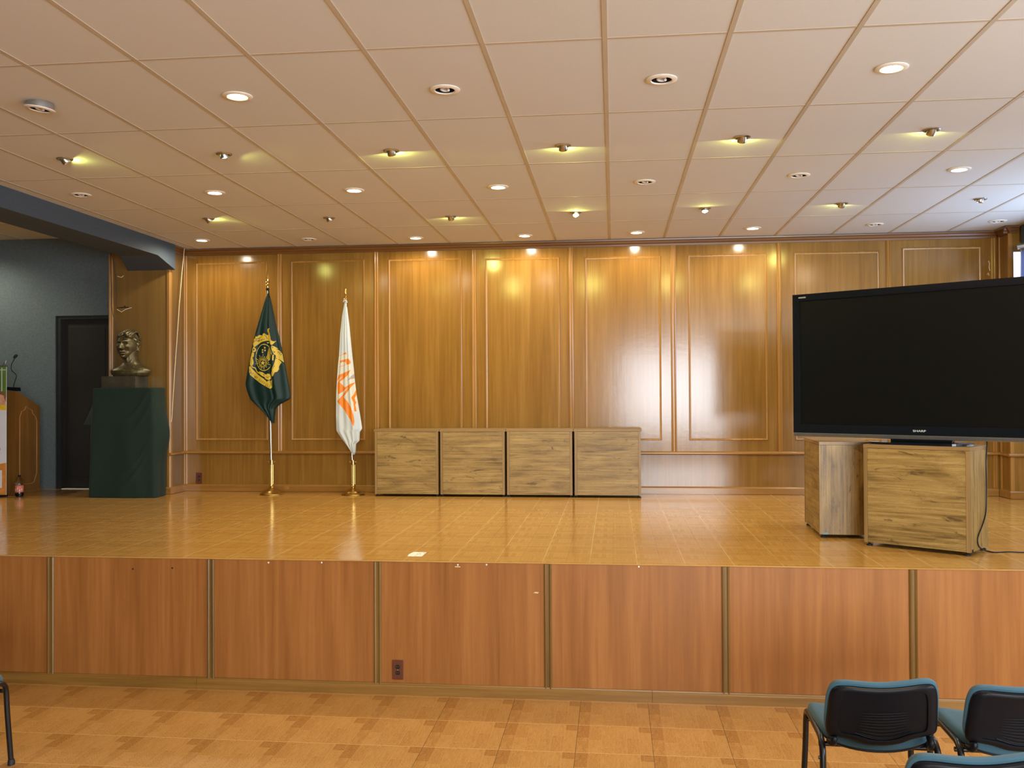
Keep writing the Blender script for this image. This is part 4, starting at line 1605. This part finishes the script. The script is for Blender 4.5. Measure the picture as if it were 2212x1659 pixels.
def head_mesh():
    """Head built as a displaced ellipsoid facing -Y, neck and shoulders lofted, hair laid on, all merged by remeshing."""
    bm = bmesh.new()
    U, V = 200, 150
    ex = lambda q, s: math.exp(-(q / s) ** 2)
    rows = []
    for i in range(V + 1):
        th = PI * i / V
        row = []
        for j in range(U):
            ph = 2 * PI * j / U
            dx, dy, dz = math.sin(th) * math.sin(ph), -math.sin(th) * math.cos(ph), math.cos(th)
            # base skull
            x, y, z = dx * .112, dy * .136 + .008, dz * .165
            if z < 0:                            # jaw narrows, chin squares off
                k = -z / .165
                x *= 1 - .22 * k ** 1.8
                if dy > 0:
                    y *= 1 - .45 * k
                else:
                    y *= 1 + .02 * k
            fr = max(0.0, -dy)                   # how far it faces forward
            if fr > 0:
                f = min(1, fr * 1.6)
                d = 0.0
                ax = abs(x)
                d += .034 * ex(x, .013 + .010 * max(0, min(1, (.030 - z) / .075))) * max(0, min(1, (.040 - z) / .070)) * (1 if z > -.040 else max(0, 1 - (-.040 - z) / .012))   # nose
                d += .010 * ex(ax - .014, .009) * ex(z + .036, .011)      # nostril wings
                d += .014 * ex(ax - .036, .026) * ex(z - .046 - .10 * (ax - .036), .010)  # brows
                d += .008 * ex(x, .02) * ex(z - .042, .012)
                d -= .018 * ex(ax - .036, .020) * ex(z - .022, .012)      # sockets
                d += .009 * ex(ax - .036, .012) * ex(z - .019, .007)      # eyeballs
                d += .010 * ex(ax - .058, .022) * ex(z + .012, .020)      # cheekbones
                d -= .012 * ex(ax - .052, .018) * ex(z + .060, .025)      # hollow cheeks
                d -= .007 * ex(ax - .030 - .30 * (-.035 - z), .006) * ex(z + .060, .026)   # folds beside the mouth
                d += .011 * ex(x, .026) * ex(z + .074 - .10 * ax, .007)   # upper lip
                d += .010 * ex(x, .024) * ex(z + .093, .007)              # lower lip
                d -= .009 * ex(x, .034) * ex(z + .0835 + .25 * ax, .0045)  # mouth line, corners down
                d -= .006 * ex(x, .020) * ex(z + .108, .008)
                d += .016 * ex(x, .026) * ex(z + .132, .018)              # chin
                d -= .004 * ex(ax - .010, .005) * ex(z - .065, .02)       # frown lines
                d -= .004 * ex(z - .085 - .008 * math.sin(x * 60), .005) * ex(x, .06)
                y -= 1.35 * d * f
            # hair: a raised cap with combed-back locks, low at the nape, high over the brow
            q = min(1.0, max(0.0, (dy + .42) / .42))
            hl = .092 + .022 * math.cos(x * 40) * (1 - q) - (.150 if abs(dx) < .97 or dy > .02 else .09) * q ** 1.5
            hm = min(1.0, max(0.0, (z - hl) / .014))
            if hm > 0:
                topw = max(0.0, min(1.0, (dz - .25) / .4))
                lock = topw * math.sin(x * 150 - y * 70 + 2.2 * math.sin(y * 26 + x * 20)) + (1 - topw) * math.sin(z * 120 - y * 95 + 1.8 * math.sin(y * 40))
                hh = hm * (.013 + .0075 * lock + .016 * topw * max(0.0, -dy + .25))
                x += dx * hh
                y += dy * hh
                z += dz * hh
            row.append(bm.verts.new((x, y, z)))
        rows.append(row)
    for a, b in zip(rows, rows[1:]):
        for j in range(U):
            try:
                bm.faces.new((a[j], a[(j + 1) % U], b[(j + 1) % U], b[j]))
            except ValueError:
                pass
    bmesh.ops.remove_doubles(bm, verts=bm.verts, dist=1e-5)
    # tilt: chin slightly in
    bmesh.ops.transform(bm, matrix=Matrix.Translation((-.035, -.012, .478)) @ Matrix.Rotation(math.radians(-3), 4, 'X'), verts=bm.verts)
    mb = MB()
    mb.bm.free()
    mb.bm = bm
    hx, hz = -.035, .478
    # combed-back locks lying on the hair
    for k in range(13):
        x0 = -.088 + .176 * k / 12
        pts = []
        for j in range(11):
            u = j / 10
            a = math.radians(-44 + 112 * u + 6 * math.sin(k * 2.3))
            rr = 1 - .30 * (x0 / .1) ** 2
            xx = x0 * (1 + .18 * math.sin(PI * u)) + .030 * u * math.sin(k * .9 + .6) + .012
            pts.append((hx + xx, -.012 + math.sin(a) * .160 * (1 - .1 * (x0 / .1) ** 2) + .012, hz + math.cos(a) * (.163 + .020 * (a < .3)) * rr ** .6 + .004 * math.sin(4 * u + k)))
        mb.tube(pts, [.0015 + .0085 * math.sin(PI * q / 10) ** .8 for q in range(11)], 8)
    for s in (-1, 1):
        for k in range(6):
            z0 = hz + .100 - .018 * k
            pts = []
            for j in range(8):
                u = j / 7
                a = math.radians(2 + 74 * u)
                w_ = .128 - .00028 * (k * 10) - .03 * max(0, z0 - hz - .05)
                pts.append((hx + s * w_ * math.cos(a), .006 + math.sin(a) * .148, z0 - .030 * u + .008 * math.sin(4 * u + k * 1.9)))
            mb.tube(pts, [.002, .006, .0085, .0095, .009, .008, .006, .003], 8)
    for s in (-1, 1):
        # ear
        ear0 = len(mb.bm.verts)
        pts = [(s * .098, .006, hz - .028), (s * .110, .016, hz - .030), (s * .118, .030, hz + .000), (s * .120, .036, hz + .022), (s * .114, .026, hz + .040), (s * .106, .008, hz + .036), (s * .100, .004, hz + .018)]
        mb.tube(smooth_path(pts, 3), .0075, 8)
        mb.tube([(s * .095, .010, hz + .0), (s * .108, .020, hz + .004), (s * .106, .016, hz - .018)], .009, 8)
        mb.bm.verts.ensure_lookup_table()
        bmesh.ops.translate(mb.bm, vec=(hx - s * .013, -.016, -.006), verts=mb.bm.verts[ear0:])
        mb.tube([(hx + s * .085, .004, hz - .01), (hx + s * .108, .028, hz + .006)], [.03, .018], 10)
    # neck and shoulders, cut off below the collar bones
    prof = [(.132, .200, .104, .0), (.148, .216, .115, .0), (.172, .232, .124, .0), (.198, .236, .122, .0), (.214, .226, .116, .003), (.228, .202, .110, .005), (.246, .160, .102, .008), (.266, .120, .094, .010), (.288, .094, .084, .008), (.312, .080, .078, .004), (.345, .072, .076, .002), (.380, .069, .080, .000), (.43, .07, .085, .0)]
    rows = []
    for z, a, b, yo in prof:
        row = []
        for j in range(40):
            p = 2 * PI * j / 40
            dip = .022 * max(0, -math.sin(p)) * (1 if .15 < z < .24 else 0)
            row.append((a * math.cos(p), yo + b * math.sin(p), z))
        rows.append(row)
    Vv = mb.grid(rows, close=True)
    mb.bm.faces.new(Vv[0][::-1])
    mb.bm.faces.new(Vv[-1])
    for s in (-1, 1):   # neck cords and collar bones
        mb.tube([(s * .058, -.010, .40), (s * .046, -.052, .32), (s * .016, -.082, .236)], [.008, .010, .008], 8)
        mb.tube([(s * .014, -.088, .226), (s * .08, -.088, .232), (s * .150, -.062, .214)], [.008, .010, .008], 8)
    mb.tube([(0, -.070, .345), (0, -.078, .325), (0, -.072, .30)], [.010, .014, .010], 8)
    return mb


mb = head_mesh()
o = mb.build('figure', M['bronze'], bust, True)
rm = o.modifiers.new('merge', 'REMESH')
rm.mode = 'VOXEL'
rm.voxel_size = .0032
sm = o.modifiers.new('soften', 'SMOOTH')
sm.factor = .5
sm.iterations = 2
dg = bpy.context.evaluated_depsgraph_get()
me2 = bpy.data.meshes.new_from_object(o.evaluated_get(dg))
o.modifiers.clear()
o.data = me2
me2.materials.clear()
me2.materials.append(M['bronze'])
me2.polygons.foreach_set('use_smooth', [True] * len(me2.polygons))

# ================================================================== LECTERN, BANNER, BOTTLE
lec = thing('lectern', 'brown wooden lectern with sloping top at the left edge of the stage', 'lectern', (-7.15, 10.24, S), 0)
LX1 = .300
m = MB()
m.prism([(-.235, .03), (.235, .03), (.235, 1.02), (-.170, 1.190), (-.235, 1.205)], -LX1, LX1, 'X')
m.build('body', M['lectern_wood'], lec)
m = MB()
m.box(-LX1 - .010, LX1 + .010, -.245, .245, 0, .045, 0, None, .004)
m.build('plinth', M['lectern_wood'], lec)
m = MB()
arch = [(-.150, .12), (-.150, .90), (-.120, .965), (-.065, .985), (-.055, 1.02), (.055, .975), (.065, .935), (.110, .905), (.135, .85), (.135, .22), (.110, .18), (.090, .13), (.05, .11), (-.150, .12)]
m.tube([(LX1 + .002, a * 1.12 + .02, b) for a, b in arch], .0065, 8)
m.build('side_moulding', M['lectern_edge'], lec, True)
m = MB()
m.tube([(LX1 - .27 + 0, -.237, .20), (LX1 - .16, -.237, .20), (LX1 - .135, -.237, .23), (LX1 - .135, -.237, .95)], .006, 8)
m.build('front_moulding', M['lectern_edge'], lec, True)
mic = thing('gooseneck_microphone', 'black gooseneck microphone standing on top of the lectern', 'microphone', (-6.905, 10.045, S + 1.214), 0, 'gooseneck microphones')
m = MB()
m.prism([(-.055, .0), (.055, -.012), (.05, .030), (-.045, .036)], -.03, .07, 'Y')
m.build('base', M['black_plastic'], mic)
m = MB()
m.tube(smooth_path([(.0, .02, .03), (.008, .015, .07), (.045, .0, .15), (.04, -.005, .185), (-.005, -.01, .23), (-.002, -.02, .29), (.03, -.03, .335), (.055, -.04, .372)]), .0045, 8)
m.build('neck', M['black_metal'], mic, True)
m = MB()
m.lathe([(0, -.03), (.013, -.025), (.019, 0), (.015, .022), (0, .03)], 16, 0, Matrix.Translation((.066, -.045, .388)) @ Matrix.Rotation(.8, 4, 'Y'))
m.build('windscreen', M['rubber'], mic, True)

ban = thing('roll_up_banner', 'printed stand-up banner in green, white and orange at the far left edge', 'banner', (-7.335, 9.90, S), 0)
BH = 1.48
m = MB()
m.box(-.42, .455, -.004, .004, .02, BH)
pn = m.build('printed_panel', M['ban_white'], ban)
m = MB()
m.box(-.42, .4555, -.0055, -.0041, 1.13, BH)
gp = m.build('green_field', M['ban_green'], ban)
m = MB()
m.box(-.42, .45, -.0066, -.0056, 1.440, 1.446)
m.box(.398, .406, -.0066, -.0056, 1.20, 1.47)
m.build('white_line', M['ban_white'], gp)
m = MB()
m.box(-.42, .4555, -.0055, -.0041, .02, .36)
m.prism([(-.42, .36), (.30, .36), (.4555, .385), (.4555, .36)], -.0055, -.0041, 'Y')
op = m.build('orange_field', M['ban_orange'], ban)
m = MB()
m.box(-.42, .405, -.0066, -.0056, .10, .30)
m.build('text_block', M['ban_white'], op)
m = MB()
m.prism([(.33, 1.04), (.45, 1.045), (.4555, 1.10), (.43, 1.16), (.39, 1.17), (.35, 1.14)], -.0069, -.0056, 'Y')
ph = m.build('portrait_print', M['ban_skin'], ban)
m = MB()
m.prism([(.35, 1.145), (.36, 1.185), (.41, 1.20), (.452, 1.17), (.455, 1.08), (.44, 1.10), (.425, 1.15), (.39, 1.165)], -.0078, -.0070, 'Y')
m.build('hair_print', M['ban_brown'], ph)
m = MB()
m.prism([(.30, .985), (.455, .985), (.455, 1.05), (.41, 1.04), (.37, 1.06), (.30, 1.05)], -.0078, -.0070, 'Y')
m.build('shirt_print', M['ban_yellow'], ph)
lettering('S', .165, .0006, 'red_letter', M['ban_red'], ban, (.352, -.0052, .560), (PI / 2, 0, 0), 1.0)
m = MB()
m.box(-.42, .455, -.014, .014, BH, BH + .014)
m.tube([(.405, -.01, BH + .012), (.445, -.012, BH + .055), (.46, -.012, BH + .070), (.45, -.012, BH + .035), (.42, -.01, BH + .012)], .004, 6)
m.build('top_clip', M['silver_strip'], ban)
m = MB()
m.box(-.43, .44, -.05, .05, 0, .022, 0, None, .004)
m.build('base_bar', M['black_plastic'], ban)

bot = thing('soda_bottle', 'clear plastic bottle with pink label standing in front of the lectern', 'bottle', (-6.742, 9.93, S), 0)
m = MB()
m.lathe([(0, .004), (.030, 0), (.042, .006), (.0445, .02), (.0445, .045), (.0430, .055), (.0430, .125), (.0445, .135), (.044, .155), (.034, .190), (.020, .212), (.014, .222), (.014, .232), (0, .232)], 32)
m.build('bottle_body', M['pet'], bot, 40)
m = MB()
m.lathe([(.0436, .052), (.0448, .053), (.0448, .127), (.0436, .128)], 32)
lb = m.build('label', M['label_red'], bot, 40)
m = MB()
for k in range(5):
    a = -2.4 + k * .5
    rows = [[(.0455 * math.cos(a + d), .0455 * math.sin(a + d), z) for d in (-.10, 0, .10)] for z in (.062 + .008 * (k % 3), .085 + .010 * (k % 3))]
    m.grid(rows)
m.build('label_print', M['label_white'], lb)
m = MB()
m.lathe([(0, .006), (.040, .006), (.042, .02), (.042, .040), (0, .040)], 28)
m.build('drink', M['drink'], bot, 40)
m = MB()
m.lathe([(.0150, .224), (.0155, .225), (.0155, .242), (.012, .244), (0, .244)], 24)
m.build('cap', M['black_plastic'], bot, 40)


# ================================================================== CHAIRS
def resample(pts, n):
    P = [Vector(p) for p in pts]
    P.append(P[0])
    L = [0]
    for a, b in zip(P, P[1:]):
        L.append(L[-1] + (b - a).length)
    out = []
    for k in range(n):
        s = L[-1] * k / n
        i = 0
        while i < len(L) - 2 and L[i + 1] <= s:
            i += 1
        f = (s - L[i]) / max(1e-9, L[i + 1] - L[i])
        out.append(P[i].lerp(P[i + 1], f))
    return out


def round_outline(pts, iters=2):
    P = [Vector(p) for p in pts]
    for _ in range(iters):
        Q = []
        for a, b in zip(P, P[1:] + P[:1]):
            Q += [a.lerp(b, .25), a.lerp(b, .75)]
        P = Q
    return P


def shell(mb, outline, rings, fn):
    """Pillow surface: outline scaled inwards ring by ring; fn maps (x, z, depth) to a point."""
    c = sum(outline, Vector((0, 0))) / len(outline)
    rows = []
    for s, d in rings:
        rows.append([fn(c.x + (p.x - c.x) * s, c.y + (p.y - c.y) * s, d) for p in outline])
    V = mb.grid(rows, close=True)
    mb.bm.faces.new(V[0])
    mb.bm.faces.new(V[-1])


def make_chair(label, loc, rotz):
    """Stacking visitor chair facing local +Y."""
    r = thing('stacking_chair', label, 'chair', loc, rotz, 'blue upholstered stacking chairs')
    # side frames: front leg, bent top rail, rear leg in one oval tube each
    for s in (-1, 1):
        front = [(s * .262, .262, .0), (s * .250, .246, .28), (s * .247, .240, .40), (s * .246, .228, .445), (s * .246, .195, .466), (s * .246, .15, .470)]
        rear = [(s * .268, -.262, .0), (s * .254, -.236, .24), (s * .249, -.222, .36), (s * .247, -.205, .425), (s * .246, -.165, .462), (s * .246, -.10, .470), (s * .246, .15, .470)]
        for pts in (front, rear):
            m = MB()
            m.tube(smooth_path(pts, 5), .0145, 12, 0, True, .62 if False else 1.0)
            lg = m.build('leg', M['black_metal'], r, True)
            m = MB()
            x, y, z = pts[0]
            m.lathe([(0, 0), (.019, 0), (.019, .02), (.016, .03), (0, .03)], 14, 0, Matrix.Translation((x, y, 0)))
            m.build('foot_cap', M['rubber'], lg, True)
    m = MB()
    for y, z in ((.205, .424), (-.120, .424)):
        m.tube([(-.25, y, z), (.25, y, z)], .011, 10)
    for s in (-1, 1):
        m.tube([(s * .252, -.215, .395), (s * .268, -.215, .395)], .008, 8)
        m.tube([(s * .19, .205, .424), (s * .19, -.120, .424)], .010, 8)
    m.build('seat_rails', M['black_metal'], r, True)
    # seat
    so = round_outline([(-.250, .20), (-.222, .250), (0, .258), (.222, .250), (.250, .20), (.248, .0), (.228, -.165), (.16, -.205), (0, -.222), (-.16, -.205), (-.228, -.165), (-.248, .0)], 2)

    def seat_fn(x, y, d):
        sag = -.016 * (1 - (x / .24) ** 2) * (1 if y < .1 else max(0, 1 - (y - .1) / .15))
        drop = -.030 * max(0, (y - .17) / .085) ** 2
        lift = .022 * (abs(x) / .24) ** 2
        return (x, y, .452 + d + sag + drop + lift + .025 * x)
    m = MB()
    shell(m, so, [(.97, -.004), (1.0, .006), (1.005, .020), (.985, .036), (.94, .046), (.85, .051), (.6, .054), (.3, .054), (.05, .054)], seat_fn)
    m.build('seat_cushion', M['chair_blue'], r, True)
    m = MB()
    shell(m, so, [(.05, -.018), (.6, -.018), (.88, -.016), (.97, -.010), (1.0, -.004), (1.0, .003), (.95, .004), (.05, .004)], seat_fn)
    m.build('seat_shell', M['black_plastic'], r, True)
    # backrest: local plane (x, h) leaned back, curved round the sitter
    lean = math.radians(14)

    def back_fn(x, hgt, d):
        y = -.250 - hgt * math.sin(lean) + .55 * x * x - d * math.cos(lean)
        z = .549 + hgt * math.cos(lean) - d * math.sin(lean) * .6 + .058 * x
        return (x, y, z)
    bo = round_outline([(-.165, .214), (-.212, .208), (-.229, .165), (-.234, .08), (-.238, .02), (-.236, -.034), (-.190, -.040), (-.130, -.050), (-.06, -.078), (.06, -.078), (.130, -.050), (.190, -.040), (.236, -.034), (.238, .02), (.234, .08), (.229, .165), (.212, .208), (.165, .214), (.08, .205), (0, .201), (-.08, .205)], 2)
    bc = round_outline([(-.165, .229), (-.216, .222), (-.238, .174), (-.243, .08), (-.244, .0), (-.220, -.03), (-.10, -.05), (.10, -.05), (.220, -.03), (.244, .0), (.243, .08), (.238, .174), (.216, .222), (.165, .229), (.08, .220), (0, .216), (-.08, .220)], 2)
    m = MB()
    shell(m, bc, [(.95, .004), (.995, -.002), (1.0, -.014), (.98, -.030), (.92, -.040), (.75, -.046), (.4, -.050), (.05, -.050)], back_fn)
    m.build('back_cushion', M['chair_blue'], r, True)
    # shell with a raised rim and a sunken field
    m = MB()
    shell(m, bo, [(.97, -.003), (1.0, .004), (.995, .014), (.965, .022), (.90, .026), (.84, .026), (.80, .025), (.785, .017), (.76, .0165), (.4, .018), (.05, .018)], back_fn)
    bs = m.build('back_shell', M['black_plastic'], r, True)
    m = MB()
    for k in range(9):
        hz = .085 - k * .0120
        hw = .105 + .004 * math.sin(k / 8 * PI)
        bend = .004 + .022 * (k / 8) ** 2
        pts = [back_fn(-hw + 2 * hw * j / 16, hz - bend * math.sin(PI * j / 16), .0185) for j in range(17)]
        m.tube(pts, [.0004 + .0026 * math.sin(PI * j / 16) ** .5 for j in range(17)], 6)
    pts = [back_fn(-.12 + .24 * j / 16, -.012 - .032 * math.sin(PI * j / 16), .0185) for j in range(17)]
    m.tube(pts, .0028, 6)
    m.build('back_ribs', M['black_plastic'], bs, True)
    for s in (-1, 1):
        m = MB()
        p = [back_fn(s * .204, .0, .002), back_fn(s * .205, -.045, .004)]
        pts = [p[0], p[1], (s * .205, -.247, .492), (s * .207, -.236, .472), (s * .209, -.210, .460), (s * .210, -.165, .455)]
        m.tube(smooth_path(pts, 5), .0145, 10, 0, True, 1.0)
        m.build('back_bracket', M['black_plastic'], r, True)
    return r


chair = make_chair('blue and black stacking chair at lower right, fully in view from behind', (1.180, 4.53, 0), math.radians(-2.0))
for loc, rz, lab in (((1.772, 4.515, 0), -2.0, 'blue and black stacking chair cut by the right edge, beside the fully visible one'),
                     ((1.266, 3.69, 0), -2.0, 'stacking chair at the bottom edge, nearest of the three on the right'),
                     ((-3.592, 4.575, 0), 0, 'stacking chair cut by the left edge, only a leg and seat corner showing')):
    c_ = copy_tree(chair)
    c_.location = loc
    c_.rotation_euler = (0, 0, math.radians(rz))
    c_['label'] = lab
